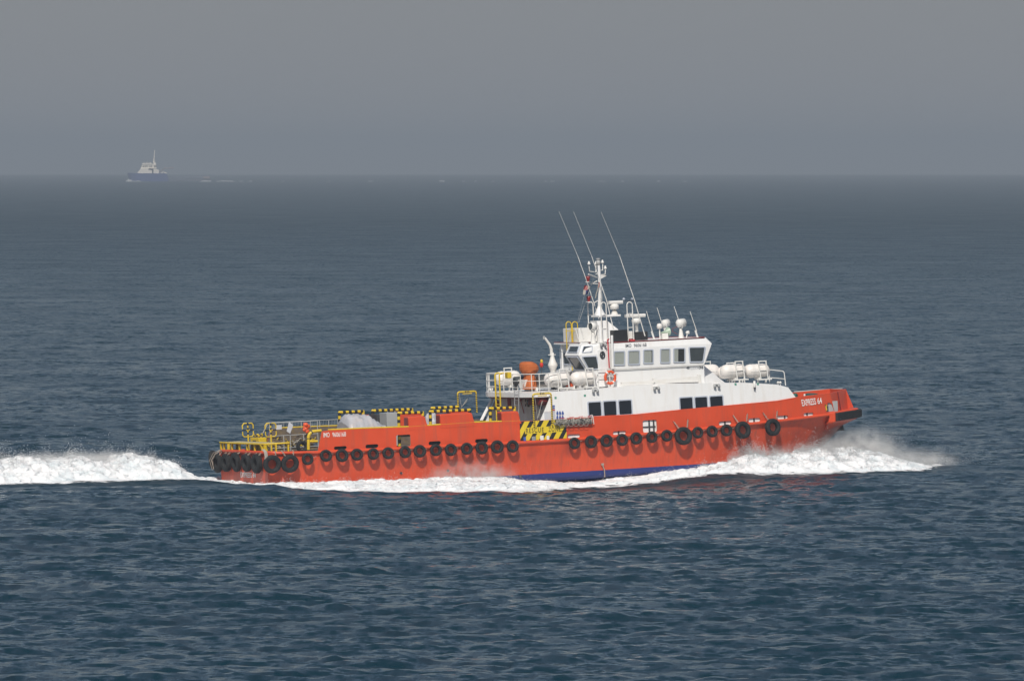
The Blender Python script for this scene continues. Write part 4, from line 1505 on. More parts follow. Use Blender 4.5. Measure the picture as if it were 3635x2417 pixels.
wall_text('IMO', (2219.5, 1233.5), (2241, 1231.5), 0.19, -WY - 0.02, 'imo_lettering', 'grey_print', bold=0.005)
wall_text('9606168', (2250, 1231.5), (2295, 1229), 0.19, -WY - 0.02, 'imo_lettering', 'grey_print', bold=0.005)
wall_text('FLEX', (2446, 1311), (2474, 1309.5), 0.14, -WY + 0.022, 'builder_lettering', 'pale_print', bold=0.0, shear=0.15)
wall_text('-36', (2475, 1309.5), (2497, 1308), 0.14, -WY + 0.022, 'builder_lettering', 'grey_print', bold=0.02, shear=0.15)
e = at(2441, 1306, y=-WY + 0.022)
MB().add([(e.x - 0.1, e.y - 0.012, e.z + 0.02), (e.x + 0.02, e.y - 0.012, e.z - 0.06), (e.x + 0.1, e.y - 0.012, e.z - 0.03), (e.x + 0.0, e.y - 0.012, e.z + 0.05)], [[0, 1, 2, 3]]).build('builder_emblem', 'grey_print', boat)
MB().add([(e.x - 0.06, e.y - 0.012, e.z + 0.06), (e.x + 0.02, e.y - 0.012, e.z + 0.055), (e.x + 0.1, e.y - 0.012, e.z + 0.0), (e.x + 0.12, e.y - 0.012, e.z + 0.02), (e.x + 0.03, e.y - 0.012, e.z + 0.085)], [[0, 1, 2, 3, 4]]).build('builder_emblem', 'grey_print', boat)


# ---- railings
def railing(pts, h, name='railing', r=0.026, rails=(1.0, 0.62, 0.26), every=1.05, m='white_gear'):
    pts = [Vector(p) for p in pts]
    mb = MB()
    up_ = Vector((0, 0, 1))
    for f in rails:
        mb.tube([p + up_ * h * f for p in pts], r if f == 1.0 else r * 0.75, 6)
    for a, b in zip(pts[:-1], pts[1:]):
        k = max(1, int(round((b - a).length / every)))
        for i in range(k):
            p = a.lerp(b, i / k)
            mb.tube([p, p + up_ * h], r, 6)
    mb.tube([pts[-1], pts[-1] + up_ * h], r, 6)
    return mb.build(name, m, boat)


railing([(17.0, -3.42, UD), (16.4, -3.50, UD), (15.9, -3.40, UD), (15.6, -3.05, UD), (15.32, -2.2, UD), (15.32, -1.1, UD)], 0.98)
railing([(15.32, 0.1, UD), (15.32, 2.2, UD), (15.6, 3.05, UD), (15.9, 3.4, UD), (17.2, 3.45, UD)], 0.98)
b0, b1, b2 = at(2731, 1312, y=-2.6), at(2779, 1317, y=-2.6), at(2789, 1368, y=-2.6)
mb = MB().tube([at(2700, 1311, y=-2.6), b0, b1, b1.lerp(b2, 0.12) + Vector((0.06, 0, 0)), b2], 0.03, 6)
mb.tube([at(2715, 1339, y=-2.6), at(2786, 1345, y=-2.6)], 0.025, 6).tube([b0, at(2732, 1361, y=-2.6)], 0.028, 6)
mb.build('railing', 'white_gear', boat)
q_ = [Vector((p.x, 2.6, p.z)) for p in (b0, b1, b2)]
MB().tube([q_[0], q_[1], q_[2]], 0.03, 6).tube([q_[0], (q_[0].x, 2.6, 3.3)], 0.028, 6).build('railing', 'white_gear', boat)
for px in (2762, 2770):
    p = at(px, 1358, y=-2.3)
    MB().blob(p, (0.07, 0.07, 0.08)).tube([p, (p.x, p.y, 3.2)], 0.025, 6).build('deck_lamp', 'white_gear', boat)
# ladders at the after edge
ladder('wall_ladder', (15.2, -1.75, 2.4), (15.28, -1.75, UD + 0.15), (0, 1, 0), 0.55, 0.28, 0.03, 'aluminium')
for yy in (0.25, 0.85):
    t = [(15.15, yy, 1.15), (15.15, yy, UD + 0.9), (15.2, yy, UD + 1.02), (15.42, yy, UD + 1.03)]
    MB().tube(t, 0.045, 8).build('ladder_stile', 'yellow_paint', boat)
for z in np.arange(1.5, UD, 0.3):
    MB().tube([(15.15, 0.25, z), (15.15, 0.85, z)], 0.025, 6).build('rung', 'yellow_paint', boat)
p = at(1804, 1332, y=-0.6)
MB().box((p.x - 0.12, p.y - 0.2, p.z - 0.17), (p.x + 0.12, p.y + 0.2, p.z + 0.17), bev=0.05).build('buoy_light_box', 'yellow_paint', boat)
p = at(1743, 1384, y=2.4)
MB().lathe([(0.0, 0.1), (0.14, 0.1), (0.11, -0.05), (0.05, -0.1), (0.05, -0.2)], Matrix.Translation(p), 10).build('flood_lamp', 'white_gear', boat)


# ---- rescue boat davit
def davit():
    y = 0.9
    P = lambda px, py: at(px, py, y=y)
    mb = MB()
    b = P(1963, 1320)
    mb.lathe([(0.15, -1.0), (0.15, 0.0), (0.17, 0.12), (0.27, 0.34), (0.27, 0.39), (0.19, 0.55), (0.10, 0.85), (0.09, 1.05), (0.0, 1.05)], Matrix.Translation(b), 12)
    mb.build('davit_post', 'white_gear', boat)
    mb = MB()
    pts = [P(1958, 1262), P(1957, 1240), P(1952, 1224), P(1943, 1212), P(1934, 1199)]
    mb.tube(pts, 0.095, 8, r2=0.06)
    mb.build('davit_arm', 'white_gear', boat)
    MB().tube([P(1946, 1260), P(1972, 1259)], 0.025, 6).build('davit_bar', 'white_gear', boat)
    MB().tube([P(1931, 1204), P(1931, 1193)], 0.06, 8).build('davit_sheave', 'grey_metal', boat)
    MB().tube([P(1957, 1228), P(2000, 1252)], 0.01, 5).build('davit_wire', 'dark_metal', boat)


davit()


# ------------------------------------------------------------------ mast and roof gear
def R1(zx, zy, y):      # pixels measured on the mast enlargement
    return at(1900 + zx / 3.016, 720 + zy / 3.016, y=y)


ROOF = 6.08


def mast():
    # trunk: leaning box that carries a platform
    rings = []
    for z, xa, xb, w in ((ROOF - 0.02, 20.85, 22.35, 0.55), (6.75, 20.85, 21.95, 0.5), (7.25, 20.75, 21.35, 0.42)):
        rings.append([(xa, -w, z), (xb, -w, z), (xb, w, z), (xa, w, z)])
    MB().loft(rings).build('mast_trunk', 'white_paint', boat)
    p0, p1 = R1(640, 1212, 0), R1(872, 1212, 0)
    MB().box((p0.x, -0.55, p0.z - 0.07), (p1.x, 0.55, p0.z + 0.03), bev=0.015).build('mast_platform', 'white_paint', boat)
    b = R1(690, 1200, 0)
    MB().lathe([(0.30, 0.0), (0.30, 0.06), (0.12, 0.42), (0.10, 0.50)], Matrix.Translation((b.x, 0, p0.z + 0.02)), 12).build('mast_foot', 'white_paint', boat)
    t = R1(683, 700, 0)
    MB().tube([(b.x, 0, p0.z + 0.4), R1(692, 950, 0), t, R1(676, 655, 0)], 0.10, 10, r2=0.065).build('mast_pole', 'white_paint', boat)
    c = R1(675, 628, 0)
    MB().lathe([(0.0, -0.25), (0.06, -0.22), (0.13, -0.1), (0.13, 0.0), (0.10, 0.02), (0.10, 0.1), (0.13, 0.12), (0.13, 0.16), (0, 0.18)], Matrix.Translation(c), 12).build('mast_head_lantern', 'grey_metal', boat)
    # crosstrees: arms with bulb antennas
    for (bx, by), pts in (((575, 650), [(575, 680), (582, 735), (645, 742)]), ((650, 650), [(650, 668), (648, 745)]), ((720, 635), [(722, 655), (722, 722), (680, 725)]), ((750, 697), [(752, 712), (748, 768), (700, 772)])):
        yy = 0.12 if bx == 650 else 0.0
        mb = MB().tube([R1(*p, yy) for p in pts], 0.03, 6)
        q = R1(bx, by, yy)
        mb.lathe([(0.02, -0.09), (0.09, -0.04), (0.085, 0.0), (0.055, 0.03), (0.045, 0.1), (0.0, 0.13)], Matrix.Translation(q), 10)
        mb.build('bulb_antenna', 'white_gear', boat)
    MB().tube([R1(570, 765, -0.6), R1(660, 800, 0)], 0.035, 6).build('yard_arm', 'white_gear', boat)
    MB().tube([R1(640, 770, 0.4), R1(655, 762, 0)], 0.03, 6).build('yard_arm', 'white_gear', boat)
    w0, w1, w2 = R1(690, 770, 0), R1(765, 780, 0), R1(700, 815, 0)
    MB().prism([(w0.x, w0.z), (w1.x, w1.z), (w2.x, w2.z)], -0.02, 0.02).build('mast_bracket', 'white_gear', boat)
    MB().tube([R1(600, 868, 0), R1(665, 835, 0)], 0.028, 6).tube([R1(600, 866, 0), R1(668, 868, 0)], 0.024, 6).build('mast_bracket', 'white_gear', boat)
    MB().tube([R1(630, 1072, 0), R1(668, 1048, 0)], 0.03, 6).build('mast_bracket', 'white_gear', boat)
    ladder('mast_ladder', R1(703, 1150, -0.1), R1(703, 900, -0.1), (1, 0, 0), 0.12, 0.3, 0.012, 'white_gear')
    # red signal lamps
    for x, y_ in ((565, 815), (572, 1028)):
        q = R1(x, y_, 0)
        MB().lathe([(0.06, -0.16), (0.10, 0.0), (0.13, 0.14), (0, 0.16)], Matrix.Translation(q), 12).lathe([(0.17, -0.17), (0.17, -0.15), (0, -0.15)], Matrix.Translation(q), 12, 1).build('signal_lamp', ['lamp_red', 'white_gear'], boat)
    MB().tube([R1(562, 845, 0), R1(600, 866, 0)], 0.025, 6).build('lamp_arm', 'white_gear', boat)
    # rigging
    for a, b_ in (((575, 800), (450, 1290)), ((630, 800), (460, 1290)), ((600, 870), (470, 1280)), ((868, 1170), (915, 1345)), ((770, 1160), (820, 1340))):
        MB().tube([R1(*a, 0.2), R1(*b_, 0.2)], 0.007, 4).build('stay_wire', 'grey_metal', boat)


mast()


def whip(name, pts, y, r0=0.03, r1=0.03, m='white_gear'):
    MB().tube([R1(*p, y) for p in pts], r0, 6, r2=r1).build(name, m, boat)


whip('whip_antenna', [(255, 95), (455, 570)], 1.2, 0.007, 0.012)
whip('whip_antenna', [(455, 570), (548, 830), (662, 1175), (700, 1300)], 1.2, 0.020, 0.030)
whip('whip_antenna', [(410, 95), (605, 573)], -0.5, 0.007, 0.012)
whip('whip_antenna', [(605, 573), (765, 1050), (835, 1345)], -0.5, 0.020, 0.030)
whip('whip_antenna', [(705, 100), (905, 575)], -1.6, 0.007, 0.012)
whip('whip_antenna', [(905, 575), (1060, 1035), (1175, 1425)], -1.6, 0.022, 0.030)
for a, b, y in (((1190, 1160), (1255, 1385), -2.0), ((1305, 1125), (1390, 1400), 1.0), ((1487, 1110), (1560, 1330), 1.6), ((1657, 1162), (1728, 1375), -1.9)):
    whip('short_antenna', [a, b], y, 0.018, 0.024)
for a, y in (((1262, 1405), -2.0), ((1730, 1395), -1.9)):
    q = R1(*a, y)
    MB().tube([q + Vector((-0.08, 0, 0.15)), q + Vector((0.06, 0, -0.3))], 0.055, 8).build('antenna_base', 'white_gear', boat)

# hoop frames on the roof
for x0, x1, yt, yb, y in ((716, 773, 1065, 1465, -1.2), (997, 1054, 1062, 1455, -1.9), (572, 628, 1062, 1320, 0.6)):
    a, b, t = R1(x0, yb, y), R1(x1, yb, y), R1((x0 + x1) / 2, yt, y)
    w = (b.x - a.x) / 2
    pts = [Vector((a.x, y, ROOF))] + [Vector((a.x + w - w * math.cos(u), y, t.z - w + w * math.sin(u))) for u in np.linspace(0, math.pi, 9)] + [Vector((b.x, y, ROOF))]
    mb = MB().tube(pts, 0.032, 6)
    for z in np.arange(ROOF + 0.75, t.z - 0.3, 0.75):
        mb.tube([(a.x, y, z), (b.x, y, z)], 0.022, 6)
    mb.build('roof_hoop', 'white_gear', boat)

# radars
def radar(cx, cy, bar0, bar1, bary, y, zb, m='white_gear'):
    c = R1(cx, cy, y)
    MB().lathe([(0.22, zb - c.z), (0.10, zb - c.z + 0.35), (0.10, -0.18), (0.24, -0.14), (0.26, 0.05), (0.16, 0.14), (0.0, 0.15)], Matrix.Translation(c), 14).build('radar_pedestal', m, boat)
    a, b = R1(bar0, bary + 4, y), R1(bar1, bary - 4, y)
    sec = [(-0.1, -0.09), (0.1, -0.09), (0.13, 0.0), (0.1, 0.09), (-0.1, 0.09), (-0.13, 0)]
    MB().loft([[a + Vector((0, s_, h)) for s_, h in sec], [b + Vector((0, s_, h)) for s_, h in sec]]).build('radar_scanner', m, boat)


pz = R1(850, 1212, 0).z
radar(845, 1110, 785, 930, 1066, 0.0, pz)
radar(1080, 1262, 965, 1172, 1208, 0.5, ROOF)
for x in (948, 1035):
    q = R1(x, 1030, -1.0)
    MB().lathe([(0.02, -0.06), (0.07, -0.05), (0.08, 0.03), (0, 0.07)], Matrix.Translation(q), 10).tube([q, q + Vector((0, 0, -0.12))], 0.02, 5).build('gps_dome', 'grey_frame', boat)
MB().tube([R1(940, 1055, -1.0), R1(1062, 1050, -1.0)], 0.015, 5).build('antenna_bar', 'dark_metal', boat)


# searchlights
def searchlight(cx, cy, y, ang, r=0.26, L=0.42, base=None, lens='bay_glass'):
    c = R1(cx, cy, y)
    m_ = Matrix.Translation(c) @ Matrix.Rotation(math.radians(ang[0]), 4, 'Z') @ Matrix.Rotation(math.radians(ang[1]), 4, 'Y')
    mb = MB().lathe([(0.0, -L * 0.55), (r * 0.6, -L * 0.5), (r, -L * 0.3), (r, L * 0.5), (r * 0.9, L * 0.5), (r * 0.88, L * 0.3)], m_, 16)
    mb.lathe([(r * 0.88, L * 0.32), (0.0, L * 0.32)], m_, 16, 1)
    mb.build('searchlight', ['white_gear', lens], boat)
    mb = MB().tube([c + Vector((0, -r * 1.0, 0)), c + Vector((0, -r * 0.9, -r * 1.1)), c + Vector((0, 0, -r * 1.35)), c + Vector((0, r * 0.9, -r * 1.1)), c + Vector((0, r, 0))], 0.03, 6)
    mb.lathe([(0.16, ROOF - c.z), (0.09, ROOF - c.z + 0.45), (0.08, -r * 1.3), (0, -r * 1.3)], Matrix.Translation(c), 10)
    mb.build('searchlight_bracket', 'white_gear', boat)


searchlight(615, 1325, -2.1, (200, 85), 0.22, 0.42)
searchlight(1392, 1288, 0.6, (20, 82), 0.20, 0.40)
searchlight(1556, 1288, -1.6, (10, 84), 0.23, 0.48)
q = R1(1330, 1322, -1.2)
MB().lathe([(0.0, -0.14), (0.14, -0.13), (0.15, 0.05), (0.11, 0.14), (0.0, 0.16)], Matrix.Translation(q), 14).tube([q + Vector((0, 0, -0.1)), (q.x, q.y, ROOF)], 0.035, 6).build('satellite_dome', 'raft_shell', boat)
q = R1(1415, 1378, -1.0)
MB().lathe([(0.03, -0.6), (0.06, -0.25), (0.12, -0.1), (0.24, 0.03), (0.25, 0.05), (0.1, 0.0)], Matrix.Translation(q) @ Matrix.Rotation(math.radians(15), 4, 'Z') @ Matrix.Rotation(math.radians(85), 4, 'Y'), 16).box((q.x - 0.4, q.y - 0.2, ROOF), (q.x - 0.05, q.y + 0.2, q.z - 0.08), 1, bev=0.02).build('fog_horn', ['horn_green', 'white_gear'], boat)
q = R1(1632, 1388, -1.9)
MB().lathe([(0.0, -0.1), (0.08, -0.09), (0.1, 0.07), (0, 0.08)], Matrix.Translation(q) @ Matrix.Rotation(math.radians(80), 4, 'Y'), 12).tube([q, (q.x - 0.1, q.y, ROOF)], 0.03, 6).build('roof_lamp', 'white_gear', boat)
MB().tube([R1(1520, 1325, -1.6), R1(1470, 1345, -1.6), R1(1468, 1375, -1.6), R1(1520, 1405, -1.6)], 0.014, 5).build('cable', 'maroon_paint', boat)

# boxes on the roof
for (x0, y0, x1, y1), y, w, m in (((842, 1358, 988, 1466), -2.2, 0.5, 'black_paint'), ((1068, 1376, 1204, 1428), -0.6, 0.5, 'black_paint')):
    a, b = R1(x0, y1, y), R1(x1, y0, y)
    MB().box((a.x, y, ROOF + 0.01), (b.x, y + w, max(b.z, ROOF + 0.3)), bev=0.03).build('roof_locker', m, boat)
a, b = R1(290, 1460, 0.9), R1(505, 1348, 0.9)
MB().box((a.x + 0.5, -0.2, ROOF + 0.05), (b.x + 0.35, 1.9, b.z + 0.05), bev=0.03).build('roof_box', 'white_gear', boat)
a, b = R1(527, 1450, 0.2), R1(590, 1350, 0.2)
MB().box((a.x, 0.0, ROOF), (b.x, 0.4, b.z), bev=0.02).box((a.x + 0.1, -0.012, b.z - 0.28), (b.x - 0.06, -0.002, b.z - 0.1), 1).build('electric_cabinet', ['white_gear', 'yellow_print'], boat)
for px in (440, 500):
    MB().tube([R1(px - 10, 1345, -0.9), R1(px + 22, 1462, -0.9)], 0.035, 6).build('roof_stanchion', 'white_gear', boat)
MB().tube([R1(680, 1310, -1.9), R1(640, 1455, -1.9)], 0.03, 6).build('roof_stanchion', 'white_gear', boat)
MB().box((R1(470, 1450, 0).x, -1.6, ROOF), (R1(510, 1450, 0).x, -1.2, ROOF + 0.08), bev=0.02).build('roof_fitting', 'maroon_paint', boat)
MB().box((R1(1005, 1450, -2.2).x, -2.45, ROOF), (R1(1050, 1450, -2.2).x, -2.1, ROOF + 0.12), bev=0.03).build('roof_fitting', 'red_print', boat)
a = R1(1008, 1430, -1.9)
MB().box((a.x, -1.85, ROOF + 0.15), (a.x + 0.22, -1.7, ROOF + 0.55), bev=0.02).build('junction_box', 'white_gear', boat)


# ------------------------------------------------------------------ loose things aboard (each its own thing)
def thing(mb, name, mats, anchor, label, cat, group=None):
    o = mb.build(name, mats, None, anchor)
    return tag(o, label, cat, group)


# flag under the yard
def flag():
    A = R1(530, 880, -0.3)
    mb = MB()
    nx, nz = 8, 10
    for j in range(nz):
        for i in range(nx):
            pass
    vs_, fs, mi = [], [], []
    for j in range(nz + 1):
        for i in range(nx + 1):
            u, v = i / nx, j / nz
            p = A + Vector((0.30 * u - 0.13 * v, 0.06 * math.sin(5 * u + 3 * v), -0.52 * v - 0.10 * u * (1 - v)))
            vs_.append(p)
    for j in range(nz):
        for i in range(nx):
            k = j * (nx + 1) + i
            c = 0 if (j < 5 and i < 5) else (2 if (i >= 3 and j >= 4) else 1)
            mb_f = [k, k + 1, k + nx + 2, k + nx + 1]
            fs.append((mb_f, c))
    for c in range(3):
        pass
    o = len(mb.v)
    mb.v += [tuple(p) for p in vs_]
    for f, c in fs:
        mb.f.append(f); mb.mi.append(c); mb.sm.append(True)
    thing(mb, 'flag', ['lamp_red', 'rope', 'flag_blue'], A, 'red, grey and blue flag blowing from the mast of the crew boat', 'flag')


flag()
A = R1(665, 930, -0.15)
mb = MB()
mb.tube([R1(680, 860, -0.15), R1(672, 920, -0.15), R1(655, 970, -0.15), R1(645, 1020, -0.15)], 0.03, 6, 1)
mb.tube([R1(684, 850, -0.15), R1(676, 905, -0.15)], 0.035, 6, 0)
thing(mb, 'pennant', ['red_fabric', 'rope'], A, 'furled red and cream pennant hanging close against the mast pole', 'flag')


# inflatable life raft canisters in their cradles
def raft(px, py, y, L, d, label, group, tilt=0.0):
    c = at(px, py, y=y)
    prof = []
    r = d / 2
    for t in np.linspace(0, math.pi / 2, 6):
        prof.append((r * math.sin(t) * 0.98 + 0.001, -L / 2 + 0.30 * (1 - math.cos(t))))
    for u in (-0.28, -0.24, -0.2, -0.04, 0.04, 0.2, 0.24, 0.28):
        prof.append((r * (1.03 if abs(u) in (0.24,) else 1.0), L * u))
    for t in np.linspace(math.pi / 2, 0, 6):
        prof.append((r * math.sin(t) * 0.98 + 0.001, L / 2 - 0.30 * (1 - math.cos(t))))
    root = link(bpy.data.objects.new('life_raft', None))
    root.matrix_world = M_SHIP @ Matrix.Translation(c)
    tag(root, label, 'life raft', group)
    m_ = Matrix.Rotation(math.pi / 2, 4, 'Y')
    MB().lathe(prof, m_, 20).build('canister', 'raft_shell', root)
    MB().tube([(-L / 2 + 0.03, -r * 0.5, -0.02), (-L * 0.3, -r * 1.0, -0.02), (L * 0.3, -r * 1.0, -0.02), (L / 2 - 0.03, -r * 0.5, -0.02)], 0.018, 5).build('seam', 'white_gear', root)
    for k in (-0.14, 0.02):
        MB().lathe([(r * 1.012, L * k - 0.03), (r * 1.025, L * k - 0.02), (r * 1.025, L * k + 0.02), (r * 1.012, L * k + 0.03)], m_, 20).build('strap', 'white_gear', root)
    # cradle hoop
    s = -1 if y < 0 else 1
    for x in (0.08, 0.52):
        MB().tube([(x - 0.02, s * (r + 0.05), -r - 0.12), (x - 0.08, s * (r + 0.03), 0.15), (x - 0.1, s * (r + 0.0), r + 0.14)], 0.035, 6).build('cradle_leg', 'white_gear', root)
    MB().tube([(-0.05, s * (r + 0.0), r + 0.14), (0.45, s * (r + 0.0), r + 0.14)], 0.035, 6).build('cradle_bar', 'white_gear', root)
    MB().tube([(0.02, s * (r + 0.04), 0.02), (0.5, s * (r + 0.04), 0.02)], 0.018, 6).build('cradle_bar', 'white_gear', root)
    MB().box((0.0, -r * 0.8, -r - 0.12), (0.08, r * 0.8, -r + 0.02)).build('cradle_beam', 'white_gear', root)
    MB().box((-0.1, s * (r - 0.15) if s > 0 else -r - 0.1, -r - 0.14), (0.7, s * (r + 0.1) if s > 0 else -r + 0.15, -r - 0.07)).build('cradle_base', 'white_gear', root)
    zd = (ZT(c.x) if c.x > 16.4 else UD) - c.z
    for x in (0.05, 0.5):
        MB().box((x, -0.05, zd), (x + 0.07, 0.05, -r - 0.1)).build('cradle_foot', 'white_gear', root)
    return root


raft(1978, 1346, -3.05, 1.50, 0.76, 'white life raft canister on the upper deck, nearest the orange covered boat', 'life raft canisters')
raft(2070, 1343, -3.05, 1.50, 0.76, 'white life raft canister under the bay windows, beside the orange lifebuoy', 'life raft canisters')
raft(2602, 1317, -2.75, 1.50, 0.74, 'white life raft canister just forward of the wheelhouse, near side', 'life raft canisters')
raft(2685, 1316, -2.55, 1.50, 0.74, 'foremost white life raft canister, next to the curved bow railing', 'life raft canisters')
raft(1802, 1342, 2.75, 1.50, 0.78, 'white life raft canister behind the yellow ladder at the after corner', 'life raft canisters')
raft(2470 + 38, 1318, 2.7, 1.50, 0.74, 'far side life raft canister half hidden behind the front of the wheelhouse', 'life raft canisters')
raft(2592, 1321, 2.5, 1.50, 0.70, 'far side life raft canister, hidden behind the forward pair but for its rack', 'life raft canisters')


# lifebuoy
c = at(2166, 1340, y=-3.0)
mb = MB()
for k in range(24):
    a0, a1 = 2 * math.pi * k / 24, 2 * math.pi * (k + 1) / 24
    mi = 1 if k % 6 == 2 else 0
    mb.tube([c + Vector((0.29 * math.cos(t), 0, 0.32 * math.sin(t))) for t in (a0, (a0 + a1) / 2, a1)], 0.075 if mi == 0 else 0.08, 10, mi, caps=False)
thing(mb, 'lifebuoy', ['orange_plastic', 'white_gear'], c, 'orange lifebuoy with white bands hung on the rail beside the wheelhouse', 'lifebuoy')
MB().tube([c + Vector((0, 0.06, -0.75)), c + Vector((0, 0.06, 0.5))], 0.03, 6).build('rail_post', 'white_gear', boat)
MB().tube([at(2118, 1312, y=-2.95), at(2190, 1308, y=-2.95)], 0.02, 6).build('side_handrail', 'white_gear', boat)
MB().tube([at(2118, 1336, y=-2.95), at(2190, 1333, y=-2.95)], 0.02, 6).build('side_handrail', 'white_gear', boat)


# rescue boat under its orange cover
def rescue_boat():
    o = at(1900, 1372, y=0.0)
    root = link(bpy.data.objects.new('rescue_boat', None))
    root.matrix_world = M_SHIP @ Matrix.Translation((o.x, 0.0, UD))
    tag(root, 'grey inflatable rescue boat with orange canvas cover on the upper deck', 'rescue boat')
    # side tubes
    pts = [Vector((-0.2, -0.75, 0.55)), Vector((1.6, -0.75, 0.55)), Vector((2.4, -0.6, 0.62)), Vector((2.9, -0.25, 0.74)), Vector((3.05, 0, 0.78)), Vector((2.9, 0.25, 0.74)), Vector((2.4, 0.6, 0.62)), Vector((1.6, 0.75, 0.55)), Vector((-0.9, 0.75, 0.55))]
    MB().tube(pts, 0.24, 12).build('inflatable_tube', 'tube_grey', root)
    rings = []
    for x, w, zk, zt_ in ((-0.8, 0.5, 0.12, 0.62), (1.4, 0.62, 0.10, 0.80), (2.4, 0.42, 0.2, 0.95), (3.1, 0.06, 0.5, 1.1)):
        rings.append([(x, -w, zt_), (x, -w * 0.8, zk + 0.15), (x, 0, zk), (x, w * 0.8, zk + 0.15), (x, w, zt_)])
    MB().loft(rings).build('boat_hull', 'raft_shell', root)
    # orange cover over the console: wide hood, waist, skirt
    def rg(z, cx, rx, ry, k=0.0, seg=20, seed=1):
        rr_ = random.Random(seed)
        return [(cx + rx * math.cos(t) * (1 + k * rr_.uniform(-1, 1)), -0.25 + ry * math.sin(t) * (1 + k * rr_.uniform(-1, 1)), z + k * 0.2 * rr_.uniform(-1, 1)) for t in np.linspace(0, 2 * math.pi, seg + 1)[:-1]]
    P0 = at(1880, 1330, y=-0.25).x - o.x
    hood = []
    for py, x0, x1, ry, k in ((1382, 1858, 1905, 0.5, 0.1), (1362, 1858, 1904, 0.5, 0.14), (1345, 1862, 1897, 0.42, 0.12), (1332, 1862, 1893, 0.36, 0.10), (1322, 1851, 1906, 0.5, 0.07), (1315, 1848, 1910, 0.55, 0.03), (1304, 1846, 1908, 0.58, 0.03), (1294, 1847, 1900, 0.56, 0.03), (1287, 1851, 1889, 0.46, 0.03), (1284, 1860, 1880, 0.3, 0.02)):
        a_, b_ = at(x0, py, y=-0.25), at(x1, py, y=-0.25)
        hood.append(rg(a_.z - UD, (a_.x + b_.x) / 2 - o.x, (b_.x - a_.x) / 2, ry, k, seed=py))
    mb = MB()
    mb.loft(hood)
    mb.build('canvas_cover', 'orange_canvas', root)
    # outboard motor at the after end
    q = at(1831, 1362, y=-0.4)
    x, z = q.x - o.x, q.z - UD
    MB().box((x - 0.16, -0.55, z - 0.02), (x + 0.16, -0.25, z + 0.16), bev=0.05).box((x - 0.06, -0.46, z - 0.35), (x + 0.06, -0.34, z + 0.0)).build('outboard_motor', 'black_paint', root)
    # cradle
    for x in (-0.3, 1.9):
        MB().box((x, -0.8, 0.0), (x + 0.1, 0.8, 0.18)).build('cradle', 'white_gear', root)


rescue_boat()
# orange survival bag by the near canisters, and a small marker buoy
c = at(2022, 1366, y=-2.9)
thing(MB().blob(c, (0.26, 0.16, 0.17), 0, 2, 0.05, True, 3), 'gear_bag', 'orange_plastic', c, 'orange bag tucked under and between the two near life raft canisters', 'bag')
c = at(1922, 1296, y=0.3)
mb = MB().blob(c + Vector((0, 0, 0.0)), (0.10, 0.1, 0.14), 0, 2, 0.15, True, 4).blob(c + Vector((0.02, 0, 0.2)), (0.08, 0.07, 0.12), 1, 2, 0.1, True, 5).tube([c + Vector((0, 0, -0.7)), c + Vector((0, 0, 0.3))], 0.02, 5, 2)
thing(mb, 'marker_buoy', ['red_fabric', 'yellow_paint', 'dark_metal'], c, 'small red and yellow marker buoy on a pole beside the white davit', 'buoy')


# scramble net bundled on its rack outside the bulwark
def scramble_net():
    a, b = side(1972, 1499, 0.12), side(2098, 1494, 0.12)
    root = link(bpy.data.objects.new('scramble_net', None))
    root.matrix_world = M_SHIP @ Matrix.Translation(a)
    tag(root, 'bundled grey rope scramble net lashed along the bulwark beside the rescue zone', 'net')
    L = b - a
    rr_ = random.Random(5)
    mb = MB()
    for i in range(150):
        t = rr_.random()
        p = L * t + Vector((0, -0.02, 0.02))
        pts = []
        a0 = rr_.uniform(0, 6.28)
        rad = rr_.uniform(0.08, 0.17)
        for k in range(7):
            an = a0 + k * 0.75
            pts.append(p + Vector((rr_.uniform(-0.05, 0.05) + 0.035 * k * rr_.choice((-1, 1)) * 0.6, 0.7 * rad * math.cos(an), rad * math.sin(an) - 0.02)))
        mb.tube(pts, 0.016, 4, 0 if rr_.random() < 0.72 else 1)
    for i in range(6):
        t = 0.12 + 0.14 * i
        p = L * t
        mb.tube([p + Vector((-0.12, -0.08, -0.1)), p + Vector((-0.05, -0.1, -0.24)), p + Vector((0.12, -0.1, -0.24)), p + Vector((0.2, -0.08, -0.1))], 0.014, 4, 0)
    o = mb.build('rope_bundle', ['rope', 'dark_net'], root)
    o['kind'] = 'stuff'
    # rack: red white rails above
    z0 = 0.16
    s0, s1 = side(1988, 1484, 0.1) - a, side(2102, 1476, 0.1) - a
    MB().banded([s0, s1], 0.022, 0.26, 6).build('rack_rail', ['red_print', 'white_gear'], root)
    for t in (0.2, 0.42, 0.64, 0.84, 1.0):
        p = s0.lerp(s1, t)
        MB().tube([p, p + Vector((-0.06, -0.08, -0.22)), p + Vector((-0.1, -0.04, -0.40))], 0.016, 5).build('rack_hook', 'white_gear', root)
    MB().tube([s1 + Vector((-0.12, 0, 0.02)), s1 + Vector((0.0, 0, 0.06)), s1 + Vector((0.05, 0, -0.05)), s1 + Vector((0.06, -0.05, -0.45))], 0.02, 5).build('rack_end', 'white_gear', root)


scramble_net()


